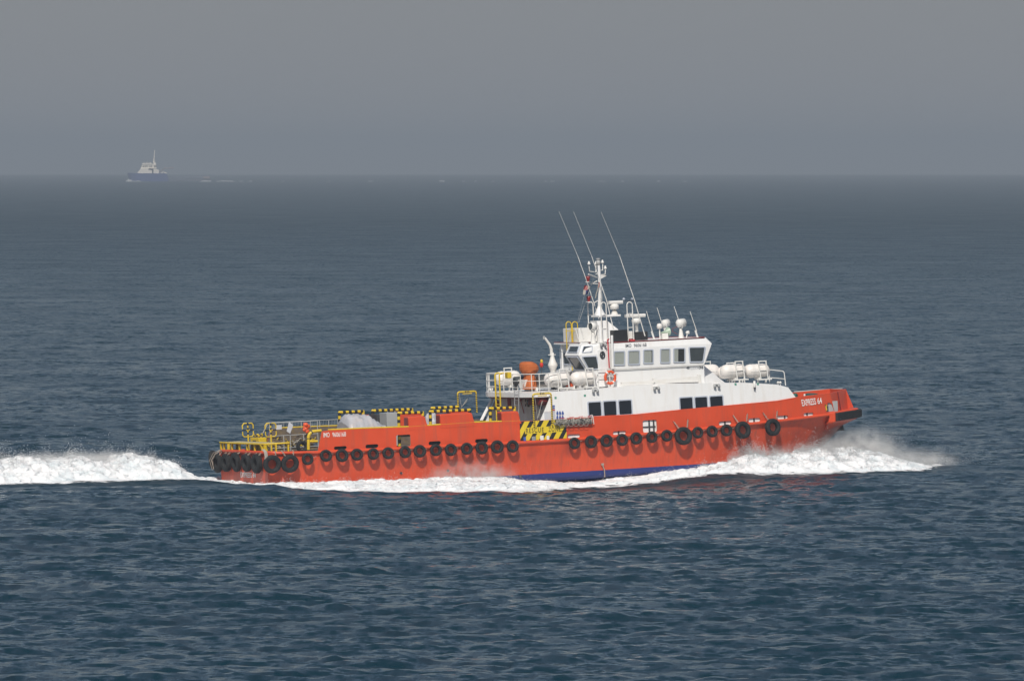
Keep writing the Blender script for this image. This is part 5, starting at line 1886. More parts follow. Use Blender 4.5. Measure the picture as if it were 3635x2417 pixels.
# ------------------------------------------------------------------ tyre fenders
def tyre_mesh(R, w, hole_r, name):
    mb = MB()
    seg = 32
    hw = w / 2
    rim = hole_r
    prof = [(rim, -hw * 0.55), (rim + (R - rim) * 0.25, -hw * 0.92), (rim + (R - rim) * 0.6, -hw), (R * 0.93, -hw * 0.86), (R * 0.985, -hw * 0.6), (R, -hw * 0.32), (R * 0.975, -hw * 0.3), (R * 0.975, -hw * 0.24), (R, -hw * 0.22),
            (R, hw * 0.22), (R * 0.975, hw * 0.24), (R * 0.975, hw * 0.3), (R, hw * 0.32), (R * 0.985, hw * 0.6), (R * 0.93, hw * 0.86), (rim + (R - rim) * 0.6, hw), (rim + (R - rim) * 0.25, hw * 0.92), (rim, hw * 0.55), (rim + 0.02, 0.0), (rim, -hw * 0.55)]
    # axis along y: the tyre lies flat against the side
    mb.lathe(prof, Matrix.Rotation(math.pi / 2, 4, 'X'), seg)
    me_o = mb.build(name, 'black_rubber')
    me = me_o.data
    bpy.data.objects.remove(me_o)
    return me


ME_S = tyre_mesh(0.335, 0.22, 0.17, 'small_tyre')
ME_B = tyre_mesh(0.505, 0.28, 0.25, 'large_tyre')
chain_cache = {}


def chain(mb, a, b, r=0.016, link_l=0.075):
    a, b = Vector(a), Vector(b)
    n_ = max(2, int((b - a).length / link_l))
    d = (b - a).normalized()
    s1 = d.orthogonal().normalized(); s2 = d.cross(s1)
    for i in range(n_):
        c_ = a.lerp(b, (i + 0.5) / n_)
        s_ = s1 if i % 2 else s2
        h = link_l * 0.62
        mb.tube([c_ - d * h, c_ - d * h * 0.6 + s_ * 0.028, c_ + d * h * 0.6 + s_ * 0.028, c_ + d * h, c_ + d * h * 0.6 - s_ * 0.028, c_ - d * h * 0.6 - s_ * 0.028], r, 4, 0, True, smooth=False)


def tyre(me, centre, ax, label, group, chains=(), cm='chain_steel', lashing=None):
    """a tyre with its axis along ax (ship coordinates)"""
    o = link(bpy.data.objects.new('tyre_fender', me))
    ax = Vector(ax).normalized()
    rot = Vector((0, 1, 0)).rotation_difference(ax).to_matrix().to_4x4()
    spin = Matrix.Rotation(random.uniform(0, 6.28), 4, 'Y')
    k_ = random.uniform(0.93, 1.06)
    spin = Matrix.Rotation(random.uniform(-0.07, 0.07), 4, 'X') @ Matrix.Rotation(random.uniform(-0.06, 0.06), 4, 'Z') @ spin @ Matrix.Diagonal((k_, random.uniform(0.9, 1.1), k_ * random.uniform(0.97, 1.03), 1))
    mw = M_SHIP @ Matrix.Translation(centre) @ rot @ spin
    o.matrix_world = mw
    tag(o, label, 'tyre fender', group)
    inv = (Matrix.Translation(centre) @ rot @ spin).inverted()
    for a, b in chains:
        mb = MB()
        chain(mb, inv @ Vector(a), inv @ Vector(b))
        mb.build('chain', cm, o)
    if lashing:
        mb = MB().tube([inv @ Vector(p) for p in lashing], 0.012, 5)
        mb.build('lashing', 'rope', o)
    return o


ORD = ['first', 'second', 'third', 'fourth', 'fifth', 'sixth', 'seventh', 'eighth', 'ninth', 'tenth', 'eleventh', 'twelfth', 'thirteenth']
AFT = [(1092, 1629), (1157, 1617), (1214, 1616), (1267, 1613), (1325, 1611), (1378, 1608), (1438, 1604), (1490, 1601), (1547, 1597), (1600.5, 1596), (1657, 1592), (1710, 1589), (1765, 1585.5), (1820, 1583.7)]
FORE = [(2039, 1573), (2098, 1568), (2153, 1564), (2208.5, 1560.5), (2258.5, 1555.5), (2314, 1551), (2367, 1546)]
FORE2 = [(2477, 1535), (2528, 1531), (2579, 1527)]
BIG = [(2426, 1547), (2637, 1526), (2743, 1516)]


def hull_ax(x):
    d = half_breadth(x + 0.5) - half_breadth(x - 0.5)
    return Vector((-d, -1, 0)).normalized() * -1


def small(px, py, label, group):
    p = side(px, py, 0.21)
    lash = [p + Vector((-0.45, 0.22, 0.16)), p + Vector((-0.25, 0.02, 0.06)), p + Vector((0.0, -0.12, -0.02))]
    lash = [p + Vector((0.17, 0.0, 0.05)), p + Vector((0.42, 0.12, 0.08)), p + Vector((0.55, 0.16, 0.12))]
    tyre(ME_S, p, hull_ax(p.x) + Vector((0, 0, -0.12)), label, group, lashing=lash)


for i, (px, py) in enumerate(AFT):
    lab = ['small black tyre fender just ahead of the two large stern tyres', 'small black tyre fender below the white IMO number on the after hull',
           'small black tyre below the aftermost dark slot in the hull side'] [i] if i < 3 else (
        'last small black tyre before the rescue zone panel' if i == 13 else
        {6: 'small black tyre below the square opening in the after bulwark'}.get(i, 'small black tyre fender on the after side, %s counting from the stern corner' % (ORD[i] if i < 13 else 'fourteenth')))
    small(px, py, lab, 'small tyre fenders along the side')
for i, (px, py) in enumerate(FORE):
    lab = ['small black tyre just forward of the rescue zone panel', None, None, None, None, 'small black tyre under the white square opening in the side', 'small black tyre between the white square opening and a large tyre'][i]
    small(px, py, lab or 'small black tyre fender amidships, %s counting forward from the rescue zone panel' % ORD[i], 'small tyre fenders along the side')
for i, (px, py) in enumerate(FORE2):
    small(px, py, ['small black tyre touching the aftermost large bow tyre on its forward side', 'middle one of three small black tyres between two large bow tyres', 'small black tyre just behind the middle one of the large bow tyres'][i], 'small tyre fenders along the side')
for i, (px, py) in enumerate(BIG):
    p = side(px, py, 0.24)
    c1, c2 = side(px - 27 - 8, py - 52, 0.03), side(px + 16, py - 58, 0.03)
    tyre(ME_B, p, hull_ax(p.x) + Vector((0, 0, -0.10)), ['large black tyre hung on chains, aftermost of the three at the bow', 'large black tyre hung on chains, middle one of the three at the bow', 'large black tyre hung on chains, nearest the bow'][i], 'large tyre fenders',
         [(c1, p + Vector((-0.28, -0.05, 0.42))), (c2, p + Vector((0.22, -0.05, 0.45)))])
    for c_ in (c1, c2):
        MB().box((c_.x - 0.05, c_.y - 0.02, c_.z - 0.02), (c_.x + 0.05, c_.y + 0.06, c_.z + 0.10), bev=0.015).build('chain_lug', 'orange_red_paint', boat)
# stern quarter and transom
for i, (px, py) in enumerate(((966, 1647), (1029, 1645))):
    p = side(px, py, 0.26)
    tyre(ME_B, p, (0, -1, -0.1), ['large black tyre on the side right at the stern corner', 'large black tyre on the side, second from the stern corner'][i], 'large tyre fenders',
         [(Vector((p.x - 0.35, p.y + 0.25, 1.34)), p + Vector((-0.25, -0.02, 0.42))), (Vector((p.x + 0.3, p.y + 0.25, 1.34)), p + Vector((0.22, -0.02, 0.44)))])
TR = [(772, 1644), (803, 1642), (837, 1640), (875, 1642), (911, 1645)]
for i, (px, py) in enumerate(TR):
    p = at(px, py, x=-0.27)
    tyre(ME_B, p, (1, 0, 0.06), 'large black tyre on the transom, %s from the far corner' % ORD[i], 'large tyre fenders',
         [(Vector((0.0, p.y + 0.28, 1.33)), p + Vector((0, 0.25, 0.42))), (Vector((0.0, p.y - 0.28, 1.33)), p + Vector((0, -0.25, 0.42)))])
p = at(752, 1632, y=3.55)
tyre(ME_B, Vector((p.x + 0.15, 3.75, p.z)), (-0.75, 0.6, 0), 'large black tyre seen edge on at the far stern corner, rope slung over it', 'large tyre fenders')
c = p + Vector((-0.1, -0.2, 0.1))
mb = MB()
rr_ = random.Random(9)
for k in range(6):
    o_ = Vector((rr_.uniform(-0.12, 0.12), rr_.uniform(-0.12, 0.12), 0))
    mb.tube([c + o_ + Vector((0.45, -0.5, 0.42)), c + o_ + Vector((0.15, -0.25, 0.25 + rr_.uniform(-.05, .05))), c + o_ + Vector((-0.05, -0.15, -0.1)), c + o_ * 0.5 + Vector((0.0, -0.2, -0.55 + rr_.uniform(-.1, .2)))], 0.014, 5)
thing(mb, 'mooring_rope', 'chain_steel', c, 'frayed pale rope hanging over the far corner of the stern', 'rope')
c = at(939, 1612, y=-3.7)
mb = MB()
for k in range(8):
    o_ = Vector((rr_.uniform(-0.08, 0.08), rr_.uniform(-0.05, 0.05), 0))
    mb.tube([c + o_ + Vector((0, 0.2, 0.25)), c + o_ + Vector((0.02, -0.1, 0.12)), c + o_ + Vector((0.03, -0.14, -0.12)), c + o_ * 1.4 + Vector((0.04, -0.12, -0.36 + rr_.uniform(-.1, .1)))], 0.02, 5)
thing(mb, 'mooring_rope', 'rope', c, 'pale rope knotted round the gunwale at the near stern corner', 'rope')
c = at(1072, 1585, y=-2.9)
tyre(ME_S, Vector((c.x, c.y, 1.16 + 0.3)), (0.1, -1, 0.05), 'black tyre standing loose on the after deck beside the yellow pipe', None)


# ------------------------------------------------------------------ stern fittings
def stern():
    zp = 1.72
    plan = [(-0.02, 3.3), (-0.08, 2.6), (-0.08, -2.6), (0.02, -3.25), (0.35, -3.42), (1.25, -3.5), (1.25, -2.6), (1.05, -2.2), (1.05, 3.3)]
    MB().slab(plan, zp - 0.02, zp + 0.02).build('stern_platform', 'platform_cream', boat)
    MB().tube([(x, y, zp) for x, y in plan[:6]], 0.05, 6).build('platform_edge', 'yellow_paint', boat)
    for y in (3.2, 2.75, 1.6, 0.5, -0.6, -1.7, -2.75):
        MB().box((-0.05, y - 0.05, 1.2), (0.05, y + 0.05, zp - 0.021)).build('platform_post', 'yellow_paint', boat)
    for x in (0.5, 1.2):
        MB().box((x - 0.04, -3.48, 1.2), (x + 0.04, -3.38, zp - 0.021)).build('platform_post', 'yellow_paint', boat)
    # fairlead frames: yellow and black rounded crosses on posts
    for px in (880, 961):
        c_ = at(px, 1526, x=1.35 if px < 900 else 1.55)
        w, h = 0.31, 0.36
        for sx in (-1, 1):
            for sz in (-1, 1):
                MB().tube([c_ + Vector((sx * 0.06, 0, sz * h)), c_ + Vector((sx * w * 0.72, 0, sz * h)), c_ + Vector((sx * w, 0, sz * h * 0.72)), c_ + Vector((sx * w, 0, sz * 0.07))], 0.035, 8).build('fairlead_bow', 'yellow_paint', boat)
        MB().banded([c_ + Vector((0, 0, -h)), c_ + Vector((0, 0, h))], 0.045, 0.12, 8).build('fairlead_stem', ['yellow_paint', 'black_paint'], boat)
        MB().banded([c_ + Vector((-w, 0, 0)), c_ + Vector((w, 0, 0))], 0.03, 0.2, 8, (1, 0)).build('fairlead_bar', ['yellow_paint', 'black_paint'], boat)
        MB().tube([(c_.x, c_.y, 1.2), c_ + Vector((0, 0, -h))], 0.05, 8).build('fairlead_post', 'yellow_paint', boat)
    # bollards on the far side
    for px in (811, 842):
        q = at(px, 1570, x=0.9)
        MB().tube([(q.x, q.y, 1.2), (q.x, q.y, q.z - 0.02)], 0.09, 10).lathe([(0.13, -0.03), (0.13, 0.03), (0, 0.04)], Matrix.Translation((q.x, q.y, q.z)), 12).build('bollard', 'yellow_paint', boat)
    # thick yellow pipe rail at the end of the near bulwark
    P = lambda a, b: at(a, b, y=-3.45)
    mb = MB().tube([P(1095, 1596), P(1095, 1549), P(1099, 1539), P(1110, 1531), P(1140, 1528)], 0.085, 10, 0)
    for q in ((P(1095, 1555), P(1095, 1558)), (P(1105, 1535), P(1108, 1533))):
        mb.tube(q, 0.093, 10, 1)
    mb.build('crash_rail', ['yellow_paint', 'black_paint'], boat)
    MB().tube([P(1099, 1566), P(1127, 1566)], 0.07, 10).build('crash_rail', 'yellow_paint', boat)
    # rail and mesh on the far bulwark
    a, b = at(952, 1500, y=3.7), at(1206, 1488, y=3.7)
    MB().tube([a, b], 0.022, 6).build('far_rail', 'grey_metal', boat)
    MB().tube([a, at(922, 1560, y=3.7)], 0.035, 6).build('far_rail', 'rope', boat)
    for t in np.linspace(0.08, 0.97, 8):
        p_ = a.lerp(b, t)
        MB().tube([p_, (p_.x, p_.y, 2.2)], 0.018, 6).build('far_rail_post', 'grey_metal', boat)
    for k in range(46):
        p_ = a.lerp(b, (k + 0.5) / 46)
        MB().tube([p_, (p_.x, p_.y, 2.25)], 0.007, 4).build('mesh_bar', 'grey_metal', boat)


stern()


# stowage rack standing on the after deck
def rack():
    P = lambda a, b: at(a, b, y=1.2)
    a, b = P(957, 1502), P(1126, 1493)
    root = link(bpy.data.objects.new('stowage_rack', None))
    root.matrix_world = M_SHIP @ Matrix.Translation((a.x, 1.2, 1.12))
    tag(root, 'white pipe stowage rack with chain netting standing on the after deck', 'rack')
    L = b.x - a.x
    h = (a.z + b.z) / 2 - 1.12
    for z in (h, h * 0.55, h * 0.12):
        MB().tube([(0, 0, z), (L, 0, z)], 0.022, 6).build('rail', 'grey_metal', root)
    for t in (0.0, 0.28, 0.42, 0.7, 1.0):
        MB().tube([(L * t, 0, 0), (L * t, 0, h * (1.0 if t in (0, 1.0, 0.42) else 0.55))], 0.024, 6).build('post', 'grey_metal', root)
    MB().box((0, 0.05, 0.0), (L, 1.1, 0.16)).build('base', 'brown_inner', root)
    rr_ = random.Random(12)
    mb = MB()
    for i in range(220):
        x, z = rr_.uniform(0.1, L - 0.1), abs(rr_.gauss(0, 0.22)) + 0.14
        c_ = Vector((x, rr_.uniform(0.05, 0.7), z))
        mb.tube([c_ + Vector((rr_.uniform(-.2, .2), rr_.uniform(-.1, .1), rr_.uniform(-.1, .15))) for _ in range(4)], 0.025, 4, rr_.choice((0, 0, 1, 2)))
    o = mb.build('chain_netting', ['brown_inner', 'yellow_paint', 'rope'], root)
    o['kind'] = 'stuff'


rack()
P = lambda a, b, y: at(a, b, y=y)
# things hung on the rack
c = P(1089, 1518, 1.1)
rr_ = random.Random(3)
mb = MB()
for k in range(9):
    mb.blob(c + Vector((rr_.uniform(-0.12, 0.12), rr_.uniform(-0.05, 0.05), rr_.uniform(-0.22, 0.22))), (0.12, 0.08, 0.12), 0, 2, 0.12, True, k)
thing(mb, 'lifejacket_bundle', 'orange_plastic', c, 'bundle of bright orange lifejackets tied to the rack on the after deck', 'lifejackets')
c = P(1026, 1519, 1.1)
w = 0.24
mb = MB().add([c + Vector((-0.14, 0, -0.16)), c + Vector((0.05, 0, -0.30)), c + Vector((0.25, 0, 0.14)), c + Vector((0.02, 0, 0.34)), c + Vector((-0.14, 0.02, -0.16)), c + Vector((0.05, 0.02, -0.30)), c + Vector((0.25, 0.02, 0.14)), c + Vector((0.02, 0.02, 0.34))],
              [[0, 1, 2, 3], [7, 6, 5, 4], [0, 4, 5, 1], [1, 5, 6, 2], [2, 6, 7, 3], [3, 7, 4, 0]])
thing(mb, 'notice_board', 'pale_print', c, 'pale notice board hanging tilted on the rack, beside the orange lifejackets', 'board')
c = P(990, 1516, 1.1)
thing(MB().box(c + Vector((-0.17, 0, -0.12)), c + Vector((0.17, 0.02, 0.12))), 'notice_board', 'pale_print', c, 'small level notice board behind the near yellow fairlead frame', 'board')
# hose box and its hose
c = at(904, 1571, x=1.1)
root = link(bpy.data.objects.new('hose_box', None))
root.matrix_world = M_SHIP @ Matrix.Translation((1.1, c.y, 1.2))
tag(root, 'yellow steel hose box with a coiled hose on top at the stern', 'box')
h = at(904, 1553, x=1.1).z - 1.2
MB().box((0, -0.62, 0), (0.5, 0.62, h), bev=0.03).build('box_body', 'yellow_paint', root)
MB().box((-0.03, -0.2, h * 0.72), (-0.002, 0.2, h * 0.8)).build('latch', 'dark_metal', root)
MB().banded([Vector((0.25 + 0.2 * math.cos(t), 0.3 * math.sin(t), h + 0.06 + 0.01 * t)) for t in np.linspace(0, 12.5, 26)], 0.045, 0.3, 6).build('hose', ['yellow_paint', 'dark_metal'], root)

# shrouded cargo on the after deck
def cargo():
    A = at(1224, 1516, y=-0.6)
    prof = [(1224, 1500), (1228, 1480), (1240, 1472), (1262, 1470), (1290, 1473), (1312, 1476), (1324, 1486), (1332, 1494), (1345, 1500), (1356, 1507), (1364, 1512)]
    ys = np.linspace(-1.5, 0.9, 13)
    rr_ = random.Random(21)
    pts = [at(px, py, y=-0.6) for px, py in prof]
    xs_ = [p.x for p in pts]; zs = [p.z for p in pts]
    X = np.linspace(xs_[0], xs_[-1], 30)
    vs_, fs = [], []
    for i, x in enumerate(X):
        for j, y in enumerate(ys):
            e = math.sin(math.pi * (j / 12)) ** 0.25 if 0 < j < 12 else 0
            z = 1.15 + (np.interp(x, xs_, zs) - 1.15) * e + (rr_.uniform(-0.06, 0.06) + 0.05 * math.sin(7 * x + 5 * y)) * e
            vs_.append((x + rr_.uniform(-0.02, 0.02), y + rr_.uniform(-0.03, 0.03), z))
    m_ = len(ys)
    fs = [[i * m_ + j, (i + 1) * m_ + j, (i + 1) * m_ + j + 1, i * m_ + j + 1] for i in range(29) for j in range(12)]
    mb = MB().add(vs_, fs, 0, True)
    mb.add([vs_[j] for j in range(m_)] + [(X[0], ys[-1], 1.12), (X[0], ys[0], 1.12)], [list(range(m_ + 2))])
    thing(mb, 'cargo_bundle', 'plastic_wrap', (A.x, -0.3, 1.12), 'cargo heap wrapped in crumpled translucent plastic sheet on the after deck', 'cargo')


cargo()
a, b = at(1374, 1511, y=0.2), at(1410, 1464, y=0.2)
mb = MB().box((a.x, 0.2, 1.1), (b.x, 1.2, b.z), bev=0.02)
for k in (0.1, 0.8):
    mb.tube([(a.x + 0.6 * k, 0.3, b.z), (a.x + 0.6 * k + 0.05, 0.3, b.z + 0.09), (a.x + 0.6 * k + 0.1, 0.3, b.z)], 0.015, 5)
thing(mb, 'cargo_box', 'grey_metal', (a.x, 0.7, 1.1), 'plain light grey steel cargo box amidships, between plastic heap and trunk', 'box')
a, b = at(1338, 1500, y=1.4), at(1376, 1469, y=1.4)
mb = MB().box((a.x, 1.4, 1.1), (b.x + 0.25, 2.5, b.z), bev=0.02)
for k in range(5):
    mb.box((a.x + 0.03, 1.385, 1.3 + k * 0.2), (b.x + 0.2, 1.398, 1.36 + k * 0.2))
thing(mb, 'cargo_crate', 'dark_metal', (a.x, 1.9, 1.1), 'dark ribbed crate partly hidden behind the light grey box', 'crate')
a, b = at(1500, 1480, y=0.8), at(1560, 1461, y=0.8)
mb = MB().blob(((a.x + b.x) / 2, 0.8, 1.75), (0.5, 0.5, b.z - 1.75), 0, 3, 0.06, False, 8)
thing(mb, 'cargo_bundle', 'plastic_wrap', ((a.x + b.x) / 2, 0.8, 1.1), 'small plastic wrapped bundle showing between the two larger orange vent trunks', 'cargo')


# ------------------------------------------------------------------ wake, bow wave and spray
def foam_material():
    m = bpy.data.materials.new('white_foam')
    m.use_nodes = True
    n, l = m.node_tree.nodes, m.node_tree.links
    b = n['Principled BSDF']
    geo = n.new('ShaderNodeNewGeometry')
    t = n.new('ShaderNodeTexNoise'); t.inputs['Scale'].default_value = 0.8; t.inputs['Detail'].default_value = 3
    l.new(geo.outputs['Position'], t.inputs['Vector'])
    cr = n.new('ShaderNodeValToRGB')
    cr.color_ramp.elements[0].position = 0.30; cr.color_ramp.elements[0].color = (0.62, 0.68, 0.71, 1)
    cr.color_ramp.elements[1].position = 0.55; cr.color_ramp.elements[1].color = (0.80, 0.81, 0.82, 1)
    l.new(t.outputs['Fac'], cr.inputs['Fac'])
    l.new(cr.outputs['Color'], b.inputs['Base Color'])
    b.inputs['Roughness'].default_value = 0.8
    b.inputs['Specular IOR Level'].default_value = 0.2
    b.inputs['Subsurface Weight'].default_value = 0.6
    b.inputs['Subsurface Radius'].default_value = (0.9, 1.0, 1.0)
    b.inputs['Subsurface Scale'].default_value = 0.18
    t3 = n.new('ShaderNodeTexNoise'); t3.inputs['Scale'].default_value = 7.0; t3.inputs['Detail'].default_value = 5; t3.inputs['Roughness'].default_value = 0.7
    l.new(geo.outputs['Position'], t3.inputs['Vector'])
    bp = n.new('ShaderNodeBump'); bp.inputs['Strength'].default_value = 0.45; bp.inputs['Distance'].default_value = 0.12
    l.new(t3.outputs['Fac'], bp.inputs['Height'])
    l.new(bp.outputs['Normal'], b.inputs['Normal'])
    # thin foam is lace: holes open where it is shallow
    th = n.new('ShaderNodeAttribute'); th.attribute_name = 'thickness'
    mp = n.new('ShaderNodeMapping'); mp.inputs['Rotation'].default_value = (0, 0, -YAW); mp.inputs['Scale'].default_value = (0.7, 1.6, 2.2)
    l.new(geo.outputs['Position'], mp.inputs['Vector'])
    t2 = n.new('ShaderNodeTexNoise'); t2.inputs['Scale'].default_value = 2.6; t2.inputs['Detail'].default_value = 7; t2.inputs['Roughness'].default_value = 0.65
    l.new(mp.outputs['Vector'], t2.inputs['Vector'])
    mr = n.new('ShaderNodeMapRange'); mr.inputs['From Min'].default_value = -0.14; mr.inputs['From Max'].default_value = 0.06
    mr.inputs['To Min'].default_value = 0.70; mr.inputs['To Max'].default_value = 0.22
    l.new(th.outputs['Fac'], mr.inputs['Value'])
    sb = n.new('ShaderNodeMath'); sb.operation = 'SUBTRACT'
    l.new(t2.outputs['Fac'], sb.inputs[0]); l.new(mr.outputs['Result'], sb.inputs[1])
    al = n.new('ShaderNodeMapRange'); al.inputs['From Min'].default_value = -0.03; al.inputs['From Max'].default_value = 0.06
    l.new(sb.outputs[0], al.inputs['Value'])
    l.new(al.outputs['Result'], b.inputs['Alpha'])
    MATS['white_foam'] = m
    m = bpy.data.materials.new('spray_drops')
    m.use_nodes = True
    n, l = m.node_tree.nodes, m.node_tree.links
    n.remove(n['Principled BSDF'])
    df = n.new('ShaderNodeBsdfDiffuse'); df.inputs[0].default_value = (0.85, 0.86, 0.87, 1)
    tl = n.new('ShaderNodeBsdfTranslucent'); tl.inputs[0].default_value = (0.85, 0.86, 0.87, 1)
    mxs = n.new('ShaderNodeMixShader'); mxs.inputs[0].default_value = 0.45
    l.new(df.outputs[0], mxs.inputs[1]); l.new(tl.outputs[0], mxs.inputs[2])
    l.new(mxs.outputs[0], n['Material Output'].inputs['Surface'])
    MATS['spray_drops'] = m


foam_material()


def water_z(x, y):
    h, _, _ = sea_disp(x, y, np.full_like(x, 0.3))
    return h * calm(x, y) + wake_h(x, y) - (x ** 2 + y ** 2) / (2 * EARTH_R)


def fb(x, y, L, tile=FB1):
    return sample(tile, L, x + 3.1 * L, y + 1.7 * L)


CH_X = [0, 4, 18, 22, 25, 28, 30, 31.5, 32.6, 33.6, 34.6]
CH_Y = [3.3, 3.4, 3.4, 3.35, 3.2, 2.9, 2.5, 2.0, 1.4, 0.7, 0.0]
SX = [-3, 0, 2, 4, 8, 11, 13, 14.5, 17, 20, 22, 24, 26, 27, 28, 29, 31, 33, 35, 36.5, 37.5, 39, 40.5, 42]
CREST = [0.12, 0.46, 0.48, 0.50, 0.54, 0.62, 0.58, 0.34, 0.24, 0.28, 0.36, 0.46, 0.58, 0.82, 1.10, 0.86, 1.02, 1.18, 1.14, 0.80, 0.46, 0.12, -0.05, -0.2]
OUT = [1.6, 3.6, 4.6, 5.6, 7.4, 8.6, 7.6, 6.0, 5.0, 4.2, 4.0, 3.8, 4.4, 4.8, 5.2, 5.4, 6.0, 6.8, 7.4, 7.2, 6.6, 5.6, 4.2, 2.0]
CPOS = [0.3, 0.5, 0.6, 0.8, 1.2, 1.3, 1.0, 0.9, 1.0, 1.4, 1.6, 1.5, 1.2, 1.0, 0.9, 1.0, 1.3, 1.8, 2.4, 2.8, 2.8, 2.6, 2.2, 1.0]


def side_foam_h(sx, sy, sgn, want_thick=False):
    a = -sgn * 0 + np.abs(sy) - np.interp(sx, CH_X, CH_Y)
    c, o, cp = np.interp(sx, SX, CREST), np.interp(sx, SX, OUT), np.interp(sx, SX, CPOS)
    wob = 0.35 * fb(sx, sy * 0.3, 6.0, FB3)
    o = o * (1 + 0.12 * wob)
    up_ = np.clip(0.55 + 0.45 * a / cp, 0.25, 1)
    t = np.clip((a - cp) / np.maximum(o - cp, 0.3), 0, 2)
    dn = np.where(a > cp, np.clip(1 - t ** 1.15, -0.3, 1), 1)
    h = c * up_ * dn
    lump = np.tanh(0.55 * np.abs(fb(sx, sy, 5.0)) + 0.22 * np.abs(fb(sx, sy, 2.4, FB2)))
    h = h * (0.80 + 0.30 * lump) + 0.014 * fb(sx, sy, 1.8, FBR) * np.clip(c * 2, 0.4, 1)
    # torn edge: sinks below the water outside, with streaks
    h = h - 0.16 * np.clip((t - 0.55) / 0.45, 0, 1.5) - 0.05 + 0.07 * fb(sx * 0.5, sy * 1.3, 5.0, FB2) * np.clip(t, 0.2, 1)
    h = np.where((np.abs(sy) < np.interp(sx, CH_X, CH_Y) - 0.6) & (sx < 33), -1, h)
    lace = (t > 0.8) & (t < 1.45) & (c > 0.05) & (sx < 37.0)
    h = np.where(lace, np.maximum(h, 0.03 - 0.03 * (t - 0.8)), h)
    th = np.where(t > 0.8, 0.05 - 0.24 * (t - 0.8) / 0.65, h)
    h = np.where((t > 1.45) | ((sx > 37.0) & (t > 1.05)) | (c < 0.0), -1, h)
    return (h, np.minimum(h, th)) if want_thick else h


def stern_foam_h(sx, sy, want_thick=False):
    w = np.interp(sx, [-40, -20, -12, -4, 0], [5.2, 4.8, 4.4, 3.9, 3.3])
    c = np.interp(sx, [-40, -30, -22, -15, -11, -7.5, -5.6, -4.8, -4.3, -3.8, -2, 0], [0.6, 0.75, 0.95, 1.02, 1.08, 1.12, 1.12, 1.02, 0.72, 0.22, 0.16, 0.18])
    t = np.abs(sy) / w
    prof = np.clip(1 - t ** 2.2, -0.4, 1)
    lump = np.tanh(0.6 * np.abs(fb(sx, sy, 7.0)) + 0.28 * np.abs(fb(sx, sy, 3.0, FB2)))
    c = c * (1 + 0.07 * fb(sx, sy * 0.2, 13.0, FB3) * (sx < -4.5))
    h = c * prof * (0.74 + 0.38 * lump) + (0.012 + 0.02 * np.clip(prof, 0, 1) ** 3) * fb(sx, sy, 2.0, FBR)
    h = h - 0.10 * np.clip((t - 0.75) / 0.25, 0, 2) + 0.07 * fb(sx * 0.45, sy * 1.4, 5.0, FB2) * np.clip(t, 0.1, 1)
    lace = (t > 0.9) & (t < 1.55)
    h = np.where(lace, np.maximum(h, 0.03 - 0.03 * (t - 0.9)), h)
    th = np.where(t > 0.9, 0.05 - 0.24 * (t - 0.9) / 0.65, h)
    h = np.where(t > 1.55, -1, h)
    return (h, np.minimum(h, th)) if want_thick else h


def foam_patch(name, label, x0, x1, y0, y1, res, hf):
    sx, sy = np.meshgrid(np.arange(x0, x1, res), np.arange(y0, y1, res), indexing='ij')
    h, thick = hf(sx, sy)
    X, Y = plan_world(sx, sy)
    Z = water_z(X, Y) + h
    # small sideways tumble so that fronts overhang and edges fray
    X = X + 0.05 * fb(sx, sy, 2.5, FB2) * (h > 0.1); Y = Y + 0.05 * fb(sy, sx, 2.5, FB2) * (h > 0.1)
    nr, na = sx.shape
    idx = np.arange(nr * na).reshape(nr, na)
    q = np.stack([idx[:-1, :-1], idx[1:, :-1], idx[1:, 1:], idx[:-1, 1:]], -1).reshape(-1, 4)
    keep = (h.ravel()[q] > -0.14).all(1)
    q = q[keep]
    used, inv = np.unique(q, return_inverse=True)
    co = np.stack([X, Y, Z], -1).reshape(-1, 3)[used]
    me = bpy.data.meshes.new(name)
    mesh_arrays(me, co, inv.reshape(-1, 4))
    me.materials.append(MATS['white_foam'])
    me.attributes.new('thickness', 'FLOAT', 'POINT').data.foreach_set('value', thick.ravel()[used].astype(np.float32))
    o = link(bpy.data.objects.new(name, me))
    tag(o, label, 'foam', None, 'stuff')
    return o


foam_patch('bow_wave_foam', 'white bow wave and foam streaming along the near side of the crew boat', -3, 42, -15, 0.0, 0.085, lambda a, b: side_foam_h(a, b, -1, True))
foam_patch('bow_wave_foam', 'white bow wave and foam along the far side of the crew boat', -3, 42, 0.0, 13, 0.12, lambda a, b: side_foam_h(a, b, 1, True))
foam_patch('wake_foam', 'tall churning white wake behind the stern of the crew boat', -40, 0.0, -7.5, 7.5, 0.085, lambda a, b: stern_foam_h(a, b, True))


def drops(name, label, pos, rad):
    n_ = len(pos)
    d = np.array([[1, 1, 1], [1, -1, -1], [-1, 1, -1], [-1, -1, 1]]) / math.sqrt(3)
    # random orientation per drop
    qn = RNG.normal(size=(n_, 4)); qn /= np.linalg.norm(qn, axis=1, keepdims=True)
    w, x, y, z = qn.T
    R = np.stack([1 - 2 * (y * y + z * z), 2 * (x * y - z * w), 2 * (x * z + y * w), 2 * (x * y + z * w), 1 - 2 * (x * x + z * z), 2 * (y * z - x * w), 2 * (x * z - y * w), 2 * (y * z + x * w), 1 - 2 * (x * x + y * y)], -1).reshape(n_, 3, 3)
    co = (np.einsum('nij,kj->nki', R, d) * rad[:, None, None] + pos[:, None, :]).reshape(-1, 3)
    f = np.array([[0, 1, 2], [0, 3, 1], [0, 2, 3], [1, 3, 2]])
    faces = (f[None] + (np.arange(n_) * 4)[:, None, None]).reshape(-1, 3)
    me = bpy.data.meshes.new(name)
    mesh_arrays(me, co, faces, True)
    me.materials.append(MATS['spray_drops'])
    o = link(bpy.data.objects.new(name, me))
    tag(o, label, 'spray', None, 'stuff')


